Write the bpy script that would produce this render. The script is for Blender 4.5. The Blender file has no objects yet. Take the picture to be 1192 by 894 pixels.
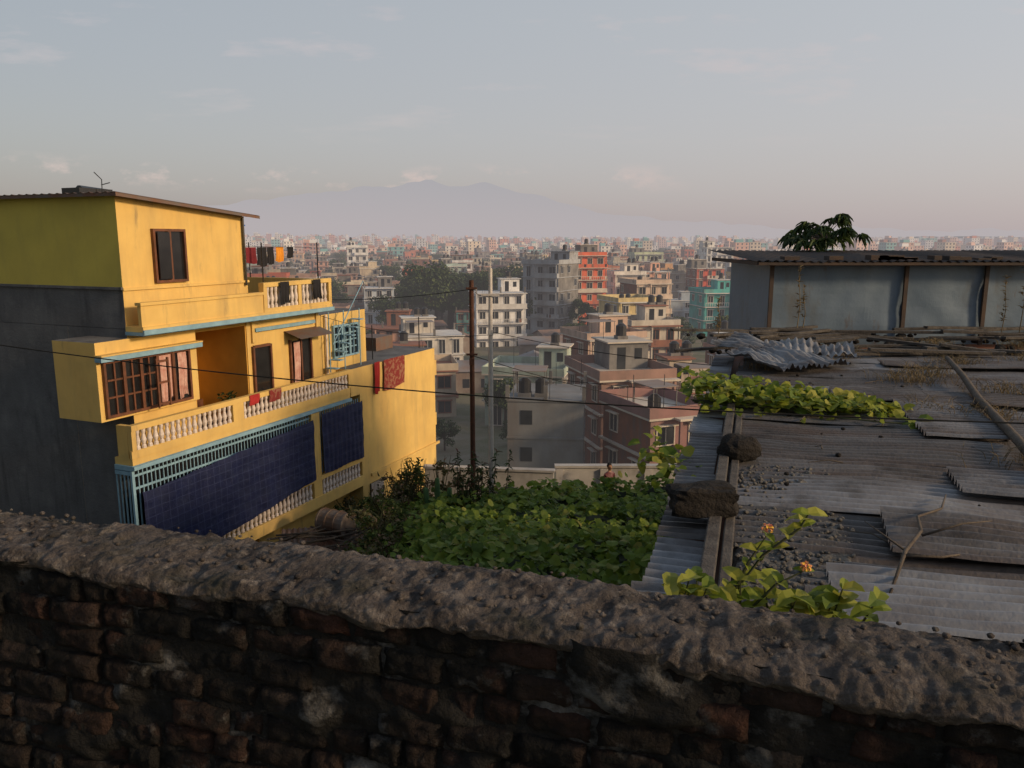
import bpy, math, random
from mathutils import Vector, Matrix, noise, Euler
R=random.Random(7)
scene=bpy.context.scene
scene.view_settings.view_transform='Standard'; scene.view_settings.look='None'; scene.view_settings.exposure=0
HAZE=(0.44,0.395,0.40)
# ------------------------------------------------------------------ helpers
def nodes_of(m):
    m.use_nodes=True; nt=m.node_tree; nt.nodes.clear(); return nt
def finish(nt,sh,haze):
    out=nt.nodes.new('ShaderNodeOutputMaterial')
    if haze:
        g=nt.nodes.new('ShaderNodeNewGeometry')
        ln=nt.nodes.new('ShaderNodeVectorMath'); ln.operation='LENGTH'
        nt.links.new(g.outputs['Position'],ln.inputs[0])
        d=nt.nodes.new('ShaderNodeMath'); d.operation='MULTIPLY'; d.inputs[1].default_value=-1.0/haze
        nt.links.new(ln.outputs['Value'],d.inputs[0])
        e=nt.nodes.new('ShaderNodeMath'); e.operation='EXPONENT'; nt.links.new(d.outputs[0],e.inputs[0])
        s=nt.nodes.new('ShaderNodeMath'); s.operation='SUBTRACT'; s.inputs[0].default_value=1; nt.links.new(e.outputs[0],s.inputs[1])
        em=nt.nodes.new('ShaderNodeEmission'); em.inputs['Color'].default_value=(*HAZE,1)  # aerial haze painted on surfaces: emissive tint growing with distance from the origin
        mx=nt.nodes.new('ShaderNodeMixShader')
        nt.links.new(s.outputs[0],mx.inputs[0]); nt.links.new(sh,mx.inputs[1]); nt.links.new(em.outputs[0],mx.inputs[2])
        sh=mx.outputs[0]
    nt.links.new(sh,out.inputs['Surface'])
def ramp(nt,fac,stops):
    r=nt.nodes.new('ShaderNodeValToRGB'); nt.links.new(fac,r.inputs[0])
    el=r.color_ramp.elements
    el[0].position=stops[0][0]; el[0].color=(*stops[0][1],1)
    el[1].position=stops[-1][0]; el[1].color=(*stops[-1][1],1)
    for p,c in stops[1:-1]:
        e=el.new(p); e.color=(*c,1)
    return r.outputs[0]
def noise_n(nt,coord,scale,detail=6,rough=.6):
    n=nt.nodes.new('ShaderNodeTexNoise'); n.inputs['Scale'].default_value=scale; n.inputs['Detail'].default_value=detail
    n.inputs['Roughness'].default_value=rough
    nt.links.new(coord,n.inputs['Vector']); return n.outputs[0]
def mixc(nt,fac,a,b,mode='MIX'):
    m=nt.nodes.new('ShaderNodeMix'); m.data_type='RGBA'; m.blend_type=mode
    if isinstance(fac,(int,float)): m.inputs[0].default_value=fac
    else: nt.links.new(fac,m.inputs[0])
    for s,i in ((a,6),(b,7)):
        if isinstance(s,tuple): m.inputs[i].default_value=(*s,1)
        else: nt.links.new(s,m.inputs[i])
    return m.outputs[2]
def M(name,c1,c2=None,scale=3,rough=.85,bump=.15,bscale=40,metal=0,haze=0,island=None,objcol=False,dirt=None,dscale=(1.5,1.5,.5),dlo=.45,dhi=.75,trans=0,spec=.3,lo=.35,hi=.65,grid=None,dirt2=None,d2scale=(1,1,1),d2lo=.55,d2hi=.7):
    m=bpy.data.materials.new(name); nt=nodes_of(m)
    tc=nt.nodes.new('ShaderNodeTexCoord'); co=tc.outputs['Object']
    b=nt.nodes.new('ShaderNodeBsdfPrincipled')
    if c2 is None: c2=tuple(x*.75 for x in c1)
    n=noise_n(nt,co,scale)
    f=ramp(nt,n,[(lo,(0,0,0)),(hi,(1,1,1))])
    if objcol:
        oi=nt.nodes.new('ShaderNodeObjectInfo')
        dk=mixc(nt,1.0,oi.outputs['Color'],(.72,.72,.72),'MULTIPLY')
        col=mixc(nt,f,oi.outputs['Color'],dk)
    elif island:
        g=nt.nodes.new('ShaderNodeNewGeometry')
        ic=ramp(nt,g.outputs['Random Per Island'],island)
        dk=mixc(nt,1.0,ic,(.7,.7,.7),'MULTIPLY')
        col=mixc(nt,f,ic,dk)
    else:
        col=mixc(nt,f,c1,c2)
    for dd,ds,l_,h_ in ((dirt,dscale,dlo,dhi),(dirt2,d2scale,d2lo,d2hi)):
        if dd:
            mp=nt.nodes.new('ShaderNodeMapping'); mp.inputs['Scale'].default_value=ds; nt.links.new(co,mp.inputs[0])
            n2=noise_n(nt,mp.outputs[0],1.0,8,.65)
            f2=ramp(nt,n2,[(l_,(0,0,0)),(h_,(1,1,1))])
            col=mixc(nt,f2,col,dd)
    if grid:
        mp=nt.nodes.new('ShaderNodeMapping'); mp.inputs['Rotation'].default_value=(math.radians(-90),0,0); nt.links.new(co,mp.inputs[0])
        bt=nt.nodes.new('ShaderNodeTexBrick'); nt.links.new(mp.outputs[0],bt.inputs['Vector']); bt.offset=0
        bt.inputs['Scale'].default_value=1; bt.inputs['Mortar Size'].default_value=.010; bt.inputs['Mortar Smooth'].default_value=.3
        bt.inputs['Brick Width'].default_value=.21; bt.inputs['Row Height'].default_value=.21
        col=mixc(nt,bt.outputs['Fac'],col,grid)
    nt.links.new(col,b.inputs['Base Color'])
    b.inputs['Roughness'].default_value=rough; b.inputs['Metallic'].default_value=metal
    b.inputs['Specular IOR Level'].default_value=spec
    if bump:
        n3=noise_n(nt,co,bscale,8,.65)
        bp=nt.nodes.new('ShaderNodeBump'); bp.inputs['Strength'].default_value=bump; bp.inputs['Distance'].default_value=1.0/bscale*2
        nt.links.new(n3,bp.inputs['Height']); nt.links.new(bp.outputs[0],b.inputs['Normal'])
    sh=b.outputs[0]
    if trans:
        t=nt.nodes.new('ShaderNodeBsdfTranslucent'); nt.links.new(col,t.inputs[0])
        mx=nt.nodes.new('ShaderNodeMixShader'); mx.inputs[0].default_value=trans
        nt.links.new(sh,mx.inputs[1]); nt.links.new(t.outputs[0],mx.inputs[2]); sh=mx.outputs[0]
    finish(nt,sh,haze); return m

class MB:
    def __init__(s): s.v=[];s.f=[];s.m=[]
    def add(s,vs,fs,mi=0):
        o=len(s.v); s.v.extend([tuple(p) for p in vs])
        for k,f in enumerate(fs):
            s.f.append([i+o for i in f]); s.m.append(mi if isinstance(mi,int) else mi[k])
    def box(s,x0,x1,y0,y1,z0,z1,mi=0,mat=None):
        vs=[(x0,y0,z0),(x1,y0,z0),(x1,y1,z0),(x0,y1,z0),(x0,y0,z1),(x1,y0,z1),(x1,y1,z1),(x0,y1,z1)]
        if mat is not None: vs=[mat@Vector(p) for p in vs]
        s.add(vs,[(3,2,1,0),(4,5,6,7),(0,1,5,4),(1,2,6,5),(2,3,7,6),(3,0,4,7)],mi)
    def tube(s,pts,rad,n=6,mi=0,cap=True):
        pts=[Vector(p) for p in pts]
        if isinstance(rad,(int,float)): rad=[rad]*len(pts)
        vs=[];fs=[]
        for i,p in enumerate(pts):
            t=(pts[min(i+1,len(pts)-1)]-pts[max(i-1,0)]).normalized()
            a=Vector((0,0,1)) if abs(t.z)<.9 else Vector((1,0,0))
            u=t.cross(a).normalized(); w=t.cross(u)
            for k in range(n):
                an=2*math.pi*k/n; vs.append(p+(u*math.cos(an)+w*math.sin(an))*rad[i])
        for i in range(len(pts)-1):
            for k in range(n):
                fs.append((i*n+k,i*n+(k+1)%n,(i+1)*n+(k+1)%n,(i+1)*n+k))
        if cap:
            fs.append(tuple(range(n))[::-1]); fs.append(tuple((len(pts)-1)*n+k for k in range(n)))
        s.add(vs,fs,mi)
    def leaf(s,pos,size,dirv,up,mi=0,w=1.0,fold=.15,droop=.2):
        d=Vector(dirv).normalized(); u=Vector(up); r=d.cross(u)
        if r.length<1e-3: r=d.cross(Vector((1,.3,0)))
        r.normalize(); u=r.cross(d)
        P=[(0,0,0),(0,.5,0),(0,1,-droop),(-.38,.02,fold),(-.5,.42,fold),(-.27,.82,fold*.4-droop*.5),(.38,.02,fold),(.5,.42,fold),(.27,.82,fold*.4-droop*.5)]
        pos=Vector(pos)
        vs=[pos+(r*p[0]*w+d*p[1]+u*p[2])*size for p in P]
        s.add(vs,[(0,1,4,3),(1,2,5,4),(0,6,7,1),(1,7,8,2)],mi)
    def obj(s,name,mats,parent=None,smooth=False,loc=(0,0,0),rotz=0,bevel=0):
        me=bpy.data.meshes.new(name); me.from_pydata(s.v,[],s.f)
        for m in mats: me.materials.append(m)
        me.polygons.foreach_set('material_index',s.m)
        if smooth: me.polygons.foreach_set('use_smooth',[True]*len(s.f))
        me.update()
        o=bpy.data.objects.new(name,me); scene.collection.objects.link(o)
        o.location=loc; o.rotation_euler=(0,0,rotz)
        if parent: o.parent=parent
        if bevel:
            b=o.modifiers.new('bevel','BEVEL'); b.width=bevel; b.segments=2; b.limit_method='ANGLE'
        return o
def empty(name,loc=(0,0,0),rotz=0):
    e=bpy.data.objects.new(name,None); scene.collection.objects.link(e); e.location=loc; e.rotation_euler=(0,0,rotz); return e
def fbm(x,y,z=0,o=4):
    return noise.fractal(Vector((x,y,z)),1.0,2.0,o)

# ------------------------------------------------------------------ camera
cam=bpy.data.cameras.new('camera'); co=bpy.data.objects.new('camera',cam); scene.collection.objects.link(co)
co.location=(0,0,0); co.rotation_euler=(math.radians(90-10.3),0,0)
cam.sensor_width=36; cam.lens=27.72; cam.clip_end=30000; cam.clip_start=.05
scene.camera=co
# ------------------------------------------------------------------ world
SUN_EL=math.radians(19); SUN_AZ=math.radians(113)
w=bpy.data.worlds.new('World'); scene.world=w; w.use_nodes=True; nt=w.node_tree; nt.nodes.clear()
sky=nt.nodes.new('ShaderNodeTexSky'); sky.sky_type='NISHITA'; sky.sun_disc=False
sky.sun_elevation=math.radians(12); sky.sun_rotation=SUN_AZ; sky.dust_density=3
b1=nt.nodes.new('ShaderNodeBackground'); nt.links.new(sky.outputs[0],b1.inputs[0]); b1.inputs[1].default_value=.05
tc=nt.nodes.new('ShaderNodeTexCoord'); g=tc.outputs['Generated']
sp=nt.nodes.new('ShaderNodeSeparateXYZ'); nt.links.new(g,sp.inputs[0])
def mth(op,a,b=None,clamp=False):
    m=nt.nodes.new('ShaderNodeMath'); m.operation=op; m.use_clamp=clamp
    for i,s in enumerate((a,b)):
        if s is None: continue
        if isinstance(s,(int,float)): m.inputs[i].default_value=s
        else: nt.links.new(s,m.inputs[i])
    return m.outputs[0]
grad=ramp(nt,sp.outputs['Z'],[(0,(.325,.28,.285)),(.05,(.32,.288,.30)),(.12,(.325,.305,.315)),(.25,(.32,.32,.33)),(.45,(.30,.325,.35)),(1,(.21,.26,.33))])
ax=mth('MULTIPLY',sp.outputs['X'],.42); ay=mth('MULTIPLY',sp.outputs['Y'],.32)
az=mth('ADD',mth('ADD',ax,ay),.84)
vm=nt.nodes.new('ShaderNodeVectorMath'); vm.operation='SCALE'; nt.links.new(grad,vm.inputs[0]); nt.links.new(az,vm.inputs['Scale'])
base=vm.outputs[0]
zz=mth('ADD',sp.outputs['Z'],.12)
cx=mth('DIVIDE',sp.outputs['X'],zz); cy=mth('DIVIDE',sp.outputs['Y'],zz)
cb=nt.nodes.new('ShaderNodeCombineXYZ'); nt.links.new(cx,cb.inputs[0]); nt.links.new(mth('MULTIPLY',cy,1.5),cb.inputs[1])
cb.inputs[2].default_value=3.7
n1=noise_n(nt,cb.outputs[0],1.7,9,.6)
f1=ramp(nt,n1,[(.56,(0,0,0)),(.74,(1,1,1))])
fz=ramp(nt,sp.outputs['Z'],[(.10,(0,0,0)),(.20,(1,1,1))])
f1=mixc(nt,1.0,f1,fz,'MULTIPLY'); f1=mixc(nt,1.0,f1,(.5,.5,.5),'MULTIPLY')
c1=mixc(nt,f1,base,(.60,.45,.42))
mp=nt.nodes.new('ShaderNodeMapping'); mp.inputs['Scale'].default_value=(12,12,26); mp.inputs['Location'].default_value=(2.6,0,.9); nt.links.new(g,mp.inputs[0])
n2=noise_n(nt,mp.outputs[0],1.0,8,.64)
f2=ramp(nt,n2,[(.52,(0,0,0)),(.64,(1,1,1))])
fb=ramp(nt,sp.outputs['Z'],[(.055,(0,0,0)),(.068,(1,1,1)),(.078,(1,1,1)),(.092,(0,0,0))])
fx=ramp(nt,sp.outputs['X'],[(.12,(1,1,1)),(.22,(0,0,0))])
f2=mixc(nt,1.0,f2,fb,'MULTIPLY'); f2=mixc(nt,1.0,f2,fx,'MULTIPLY'); f2=mixc(nt,1.0,f2,(.6,.6,.6),'MULTIPLY')
c2=mixc(nt,f2,c1,(.60,.44,.42))
b2=nt.nodes.new('ShaderNodeBackground'); nt.links.new(c2,b2.inputs[0]); b2.inputs[1].default_value=1.0
ad=nt.nodes.new('ShaderNodeAddShader'); nt.links.new(b1.outputs[0],ad.inputs[0]); nt.links.new(b2.outputs[0],ad.inputs[1])
wo=nt.nodes.new('ShaderNodeOutputWorld'); nt.links.new(ad.outputs[0],wo.inputs[0])
sl=bpy.data.lights.new('sun','SUN'); sl.energy=3.0; sl.angle=math.radians(7); sl.color=(1,.72,.44)
so=bpy.data.objects.new('sun',sl); scene.collection.objects.link(so)
sd=Vector((math.sin(SUN_AZ)*math.cos(SUN_EL),math.cos(SUN_AZ)*math.cos(SUN_EL),math.sin(SUN_EL)))
so.rotation_euler=sd.to_track_quat('Z','Y').to_euler(); so.location=(30,-10,30)

# ------------------------------------------------------------------ terrain
def sstep(a,b,x):
    t=max(0,min(1,(x-a)/(b-a))); return t*t*(3-2*t)
def th(x,y):
    q=.317*x+.948*y
    z=-2.4+(-2.8)*sstep(2.1,2.6,q)
    if y>3: z+=-4.3*sstep(3,28,y)-10.7*sstep(29,60,y)
    if y>60: z+=.4*fbm(x*.02,y*.02)
    if y>400: z+=10*sstep(400,1700,y)+7*sstep(500,1600,y)*sstep(200,-600,x)+2.5*fbm(x*.003,y*.003,3)*sstep(400,900,y)
    if y>1700: z+=6*sstep(1700,3500,y)
    return z
ys=[-25+i*2 for i in range(12)]+[0+i*.5 for i in range(60)]
y=30
while y<14000: ys.append(y); y=y*1.06+.5
xs=[0]; s=.6
while xs[-1]<12000: xs.append(xs[-1]+s); s*=1.1 if xs[-1]>10 else 1
xs=[-a for a in xs[:0:-1]]+xs
mb=MB(); nx=len(xs)
for yy in ys:
    for xx in xs: mb.v.append((xx,yy,th(xx,yy)))
for j in range(len(ys)-1):
    for i in range(nx-1):
        mb.f.append([j*nx+i,j*nx+i+1,(j+1)*nx+i+1,(j+1)*nx+i]); mb.m.append(0)
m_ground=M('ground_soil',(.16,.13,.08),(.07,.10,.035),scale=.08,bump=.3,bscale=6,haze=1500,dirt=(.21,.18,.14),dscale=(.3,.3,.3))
mb.obj('ground',[m_ground],smooth=True)

# ------------------------------------------------------------------ mountains / hills
def ridge(name,prof,Y,depth,base,rough,m):
    mb=MB(); N=260; K=14
    xa=prof[0][0]; xb=prof[-1][0]
    for k in range(K):
        t=k/(K-1)
        for i in range(N):
            x=xa+(xb-xa)*i/(N-1)
            h=prof[-1][1]
            for (p,q) in zip(prof,prof[1:]):
                if p[0]<=x<=q[0]:
                    h=p[1]+(q[1]-p[1])*(x-p[0])/(q[0]-p[0]); break
            hh=base+(h-base)*t+rough*fbm(x*6/(xb-xa)*4,t*3,2.2,6)*(.3+t)
            mb.v.append((x,Y-depth*(1-t),hh))
    for k in range(K-1):
        for i in range(N-1):
            mb.f.append([k*N+i,k*N+i+1,(k+1)*N+i+1,(k+1)*N+i]); mb.m.append(0)
    return mb.obj(name,[m],smooth=True)
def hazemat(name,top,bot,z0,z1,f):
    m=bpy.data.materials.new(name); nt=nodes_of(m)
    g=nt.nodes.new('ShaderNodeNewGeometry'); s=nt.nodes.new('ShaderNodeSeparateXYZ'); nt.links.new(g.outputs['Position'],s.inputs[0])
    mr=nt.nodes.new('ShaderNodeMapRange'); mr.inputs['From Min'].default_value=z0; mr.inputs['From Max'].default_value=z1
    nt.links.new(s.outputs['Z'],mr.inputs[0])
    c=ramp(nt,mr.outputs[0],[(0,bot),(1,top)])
    em=nt.nodes.new('ShaderNodeEmission'); nt.links.new(c,em.inputs[0])  # haze painted as a self-glowing height gradient, covering most of the diffuse
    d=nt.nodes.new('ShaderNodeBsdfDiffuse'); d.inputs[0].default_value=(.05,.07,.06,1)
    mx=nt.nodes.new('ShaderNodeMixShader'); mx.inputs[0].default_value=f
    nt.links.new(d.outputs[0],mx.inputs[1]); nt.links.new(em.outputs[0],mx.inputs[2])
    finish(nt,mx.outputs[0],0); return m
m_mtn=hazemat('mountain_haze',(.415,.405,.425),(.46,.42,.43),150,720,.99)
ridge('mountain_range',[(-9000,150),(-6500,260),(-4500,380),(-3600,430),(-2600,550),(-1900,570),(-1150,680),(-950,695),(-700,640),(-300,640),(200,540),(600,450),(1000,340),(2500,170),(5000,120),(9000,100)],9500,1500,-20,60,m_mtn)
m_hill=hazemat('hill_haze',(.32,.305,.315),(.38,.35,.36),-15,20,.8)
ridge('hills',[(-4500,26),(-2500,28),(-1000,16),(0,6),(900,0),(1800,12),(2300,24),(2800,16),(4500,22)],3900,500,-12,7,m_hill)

# ------------------------------------------------------------------ city buildings
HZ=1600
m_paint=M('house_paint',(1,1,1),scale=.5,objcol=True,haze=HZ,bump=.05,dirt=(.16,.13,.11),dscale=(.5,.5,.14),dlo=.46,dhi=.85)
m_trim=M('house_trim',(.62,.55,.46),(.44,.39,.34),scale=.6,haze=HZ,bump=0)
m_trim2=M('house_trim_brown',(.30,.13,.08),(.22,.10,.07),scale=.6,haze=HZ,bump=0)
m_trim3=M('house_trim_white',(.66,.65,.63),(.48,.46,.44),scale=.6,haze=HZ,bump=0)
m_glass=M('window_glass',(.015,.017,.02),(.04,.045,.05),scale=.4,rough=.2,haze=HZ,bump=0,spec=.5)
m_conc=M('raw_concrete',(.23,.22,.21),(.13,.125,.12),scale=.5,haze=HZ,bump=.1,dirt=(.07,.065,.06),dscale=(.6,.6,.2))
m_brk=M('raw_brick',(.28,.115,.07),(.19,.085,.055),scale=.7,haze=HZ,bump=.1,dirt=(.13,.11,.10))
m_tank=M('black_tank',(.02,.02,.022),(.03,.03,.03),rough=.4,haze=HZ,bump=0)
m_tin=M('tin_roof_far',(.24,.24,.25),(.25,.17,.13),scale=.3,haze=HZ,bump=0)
def BMs(k): return [m_paint,(m_trim,m_trim2,m_trim3,m_paint)[k],m_glass,m_conc,m_brk,m_tank,m_tin]
def building(rg,W,D,F,side=0,balc=True,detail=True,bare=False):
    mb=MB(); H=2.9
    x0,x1,y0,y1=-W/2,W/2,-D/2,D/2
    top=F*H
    mb.add([(x0,y0,-3),(x1,y0,-3),(x1,y1,-3),(x0,y1,-3),(x0,y0,top),(x1,y0,top),(x1,y1,top),(x0,y1,top)],
       [(3,2,1,0),(4,5,6,7),(0,1,5,4),(1,2,6,5),(2,3,7,6),(3,0,4,7)],[3,3,0,side,side,side])
    def win(face,c,z,ww,hh):
        def bx(a0,a1,p0,p1,z0,z1,mi):
            if face=='f': mb.box(a0,a1,y0-p1,y0-p0,z0,z1,mi)
            elif face=='b': mb.box(a0,a1,y1+p0,y1+p1,z0,z1,mi)
            elif face=='r': mb.box(x1+p0,x1+p1,a0,a1,z0,z1,mi)
            else: mb.box(x0-p1,x0-p0,a0,a1,z0,z1,mi)
        bx(c-ww/2,c+ww/2,.003,.03,z,z+hh,2)
        if detail:
            t=.09
            for a0,a1,b0,b1 in ((c-ww/2-t,c-ww/2,z-t,z+hh+t),(c+ww/2,c+ww/2+t,z-t,z+hh+t),(c-ww/2,c+ww/2,z+hh,z+hh+t),(c-ww/2,c+ww/2,z-t,z),(c-.03,c+.03,z,z+hh)):
                bx(a0,a1,.002,.08,b0,b1,1)
            bx(c-ww/2-.2,c+ww/2+.2,.002,.4,z+hh+.12,z+hh+.2,1)
    nf=max(2,int(W/2.2)); ns=max(2,int(D/3.0))
    bal=rg.sample(range(nf),max(1,nf//2))
    br=rg.random()<.5
    for f in range(F):
        z=f*H; e=.06 if bare else .28
        bw_=(e+.02 if f==0 else (1.1 if balc else e))
        bxl=x0-e if br else x0+W*.35
        mb.box(x0-e,x1+e,y0-e-.02,y1+e,z+H-.12,z+H+.03,1)
        if balc and f<F: mb.box(bxl,x1+e,y0-bw_-.02,y0-e-.021,z+H-.12,z+H+.03,1)
        for i in range(nf):
            c=x0+W*(i+.5)/nf
            if bare:
                if i==0 and f>0: mb.box(c-.45,c+.45,y0-.03,y0-.003,z+1,z+2.1,2)
                continue
            if i in bal: win('f',c,z+.15,.95,2.1)
            else: win('f',c,z+.9,rg.choice([1.1,1.4]),1.3)
            win('b',c,z+.9,1.1,1.3)
        if balc and f>0:
            zb=z+.03; yb=y0-1.1; q0=x0-.2 if br else x0+W*.35+.05
            if rg.random()<.6:
                mb.box(q0,x1+.2,yb,yb+.1,zb,zb+.85,0 if rg.random()<.5 else 1)
                mb.box(q0,q0+.1,yb+.1,y0,zb,zb+.85,0); mb.box(x1+.1,x1+.2,yb+.1,y0,zb,zb+.85,0)
            else:
                mb.box(q0,x1+.2,yb,yb+.07,zb+.8,zb+.88,1)
                n=int(W/.5)
                for k in range(n+1):
                    xx=q0+.05+(x1+.1-q0)*k/n; mb.box(xx-.04,xx+.04,yb+.01,yb+.06,zb,zb+.8,1)
            for xx in (q0+.05,x1-.25): mb.box(xx,xx+.2,yb+.11,yb+.31,zb,z+H-.12,0)
            if rg.random()<.4:
                for k in range(rg.randint(2,5)):
                    xx=rg.uniform(q0+.3,x1-.5); mb.box(xx,xx+.45,yb-.03,yb-.01,zb+.2,zb+.86,rg.choice([2,4,1,1]))
        for i in range(ns):
            if bare: continue
            c=y0+D*(i+.5)/ns
            if rg.random()<.75: win('r',c,z+.9,1.1,1.3)
            if rg.random()<.75: win('l',c,z+.9,1.1,1.3)
    zt=top+.03; e=.28
    kind=rg.random() if not bare else 1; ph=.8
    if kind<.7:
        mb.box(x0-e,x1+e,y0-e,y0-e+.12,zt,zt+ph,0); mb.box(x0-e,x1+e,y1+e-.12,y1+e,zt,zt+ph,0)
        mb.box(x0-e,x0-e+.12,y0-e+.12,y1+e-.12,zt,zt+ph,0); mb.box(x1+e-.12,x1+e,y0-e+.12,y1+e-.12,zt,zt+ph,0)
    else:
        for xx in (x0,x0+W/2,x1):
            for yy in (y0,y1): mb.box(xx-.14,xx+.14,yy-.14,yy+.14,zt,zt+1.1,3)
    sw=W*rg.uniform(.35,.6); sx=rg.choice([x0+.1,x1-.1-sw]); sdp=D*.45
    if rg.random()<.85 and not bare:
        mb.box(sx,sx+sw,y1-sdp,y1-.1,zt,zt+2.4,rg.choice([0,side,3])); 
        mb.box(sx-.3,sx+sw+.3,y1-sdp-.3,y1+.1,zt+2.4,zt+2.53,1)
        mb.box(sx+sw*.2,sx+sw*.2+.8,y1-sdp-.03,y1-sdp-.003,zt,zt+2,2)
        mb.box(sx+sw*.65,sx+sw*.65+.7,y1-sdp-.03,y1-sdp-.003,zt+.9,zt+1.9,2)
        tx=sx+sw/2; ty=y1-sdp/2; tz=zt+2.53
    else: tx=x0+1.2; ty=y0+1.5; tz=zt
    for k in range(rg.choice([1,1,2])):
        mb.tube([(tx+k*1.3,ty,tz+.3),(tx+k*1.3,ty,tz+1.2),(tx+k*1.3,ty,tz+1.45)],[.5,.5,.2],10,5)
        mb.box(tx+k*1.3-.5,tx+k*1.3+.5,ty-.5,ty+.5,tz,tz+.3,3)
    if rg.random()<.4:
        mb.box(x0+.3,x0+W*.5,y0+.3,y0+D*.45,zt+2.1,zt+2.16,6)
        for xx in (x0+.4,x0+W*.5-.15):
            for yy in (y0+.4,y0+D*.45-.1): mb.box(xx,xx+.06,yy,yy+.06,zt,zt+2.1,3)
    for k in range(4):
        xx=rg.uniform(x0,x1); yy=rg.uniform(y0,y1); mb.box(xx-.02,xx+.02,yy-.02,yy+.02,zt,zt+rg.uniform(1.5,3.2),5)
    return mb
COLS=[(.72,.60,.44),(.66,.38,.28),(.60,.20,.11),(.82,.81,.79),(.60,.54,.44),(.72,.56,.28),(.46,.30,.24),(.74,.48,.40),(.35,.46,.44),(.30,.33,.38),(.74,.66,.52),(.62,.15,.08),(.16,.42,.42),(.62,.36,.18),(.38,.19,.14),(.82,.78,.70),(.80,.80,.82),(.50,.58,.66),(.42,.20,.15)]
def place(mb,name,x,y,z,rot,col,parent=None,tk=0):
    o=mb.obj(name,BMs(tk),parent,loc=(x,y,z),rotz=rot); o.color=(*col,1); return o
heroes=[
(2.9,62,5.8,7,3,-20.6,-6,(.22,.225,.23),3,'raw_concrete_house',3),
(9.5,70,6.4,9,3,-20.2,14,(.36,.22,.18),4,'pink_brick_house',0),
(10.9,59,5.0,7,3,-21.2,22,(.30,.16,.15),4,'maroon_house',0),
(18.5,76,6.5,8,2,-19.6,10,(.55,.48,.39),0,'cream_house',1),
(2.0,88,8.5,8,2,-20.1,-12,(.42,.50,.42),3,'pale_green_house',0),
(-3,156,9.5,8,4,-21.5,12,(.86,.86,.86),0,'white_apartment_house',2),
(8.6,175,8.6,10,5,-19.3,-30,(.36,.38,.41),3,'grey_apartment_house',3),
(17.5,196,8,9,5,-18,16,(.72,.15,.07),0,'red_apartment_house',0),
(22,150,8,9,3,-19.8,18,(.68,.54,.26),0,'yellow_cream_house',2),
(27,162,7,9,4,-20,14,(.66,.52,.42),4,'beige_house',0),
(44,172,8,8,3,-19.6,10,(.10,.46,.44),0,'turquoise_house',2),
(57,236,8,8,4,-19.6,10,(.70,.13,.07),4,'red_house',0),
(84,330,11,9,6,-20,8,(.8,.8,.78),0,'white_tall_house',2),
(56,335,12,9,5,-20,8,(.55,.62,.42),0,'green_cream_house',2),
(-62,320,8,9,6,-20,12,(.8,.8,.8),0,'white_tall_house',2),
(12,104,8,8,3,-21,20,(.60,.43,.34),4,'peach_house',0),
(20,118,7,8,3,-20.8,12,(.66,.61,.53),0,'pale_house',1),
(31,103,8,8,2,-20.2,12,(.46,.26,.20),4,'brick_red_house',2),
(29,205,8,8,4,-20,12,(.80,.76,.70),0,'ivory_house',2),
(-33,196,7,8,3,-20,12,(.55,.62,.70),0,'pale_blue_house',2),
(38,222,8,8,4,-20,20,(.70,.40,.30),0,'salmon_house',2),
(-11,92,8,7,2,-20.4,10,(.60,.50,.38),0,'sand_house',1),
(-13,126,9,8,2,-20.4,14,(.66,.62,.56),3,'plaster_house',2),
]
occ=[]
for h in heroes:
    x,y,W,D,F,bz,rt,c,sd_,nm,tk=h
    place(building(R,W,D,F,sd_,balc=(F>2 and nm!='raw_concrete_house'),bare=(nm=='raw_concrete_house')),nm,x,y,bz,math.radians(rt),c,None,tk); occ.append((x,y,max(W,D)*.75))
temps=[]
for i in range(22):
    F=R.choice([1,2,2,3,3,3,4,4,5]); mbt=building(R,R.uniform(5.5,9.5),R.uniform(6.5,10),F,R.choice([0,0,0,3,4]),balc=R.random()<.65)
    me=bpy.data.meshes.new('town_house_mesh'); me.from_pydata(mbt.v,[],mbt.f)
    for m in BMs(i%4): me.materials.append(m)
    me.polygons.foreach_set('material_index',mbt.m); me.update(); temps.append((me,F))
city=empty('distant_city_houses')
fieldc=[(36,138,22,30)]
treespots=[]
def treezone(x,y):
    return 172<y<232 and (-.135<x/y<-.055 or -.025<x/y<.025)
def free(x,y,r=6):
    for (a,b,c) in occ:
        if (x-a)**2+(y-b)**2<(c+r)**2*.8: return 0
    for (a,b,c) in occ:
        if y<b and b<240 and abs(x/y-a/b)<(c+2)/b and y>b-50: return 2 if y<b-14 and b>120 and y<150 else 0
    if 110<y<174 and -.15<x/y<-.04: return 2
    return 1
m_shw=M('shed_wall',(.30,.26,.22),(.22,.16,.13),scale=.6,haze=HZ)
mbs=MB(); cnt=0
def lowshed(x,y,z,W,D,rot):
    mt=Matrix.Translation((x,y,z))@Matrix.Rotation(rot,4,'Z')
    h=R.uniform(2.4,3.4); mbs.box(-W/2,W/2,-D/2,D/2,-2,h,1,mt)
    a=h+R.uniform(.5,1.1); e=.35
    vs=[mt@Vector(p) for p in ((-W/2-e,-D/2-e,h+.03),(W/2+e,-D/2-e,h+.03),(W/2+e,0,a),(-W/2-e,0,a),(W/2+e,D/2+e,h+.03),(-W/2-e,D/2+e,h+.03))]
    mi=R.choice([0,0,2]); mbs.add(vs,[(0,1,2,3),(3,2,4,5)],mi)
    mbs.add([mt@Vector(p) for p in ((-W/2,-D/2,h),(-W/2,0,a-.03),(-W/2,D/2,h),(W/2,-D/2,h),(W/2,0,a-.03),(W/2,D/2,h))],[(0,2,1),(3,4,5)],1)
    for k in range(3): mbs.box(-W/2+W*(k+.3)/3,-W/2+W*(k+.3)/3+.9,-D/2-.04,-D/2-.003,.8,2,3,mt)
y=64
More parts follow.
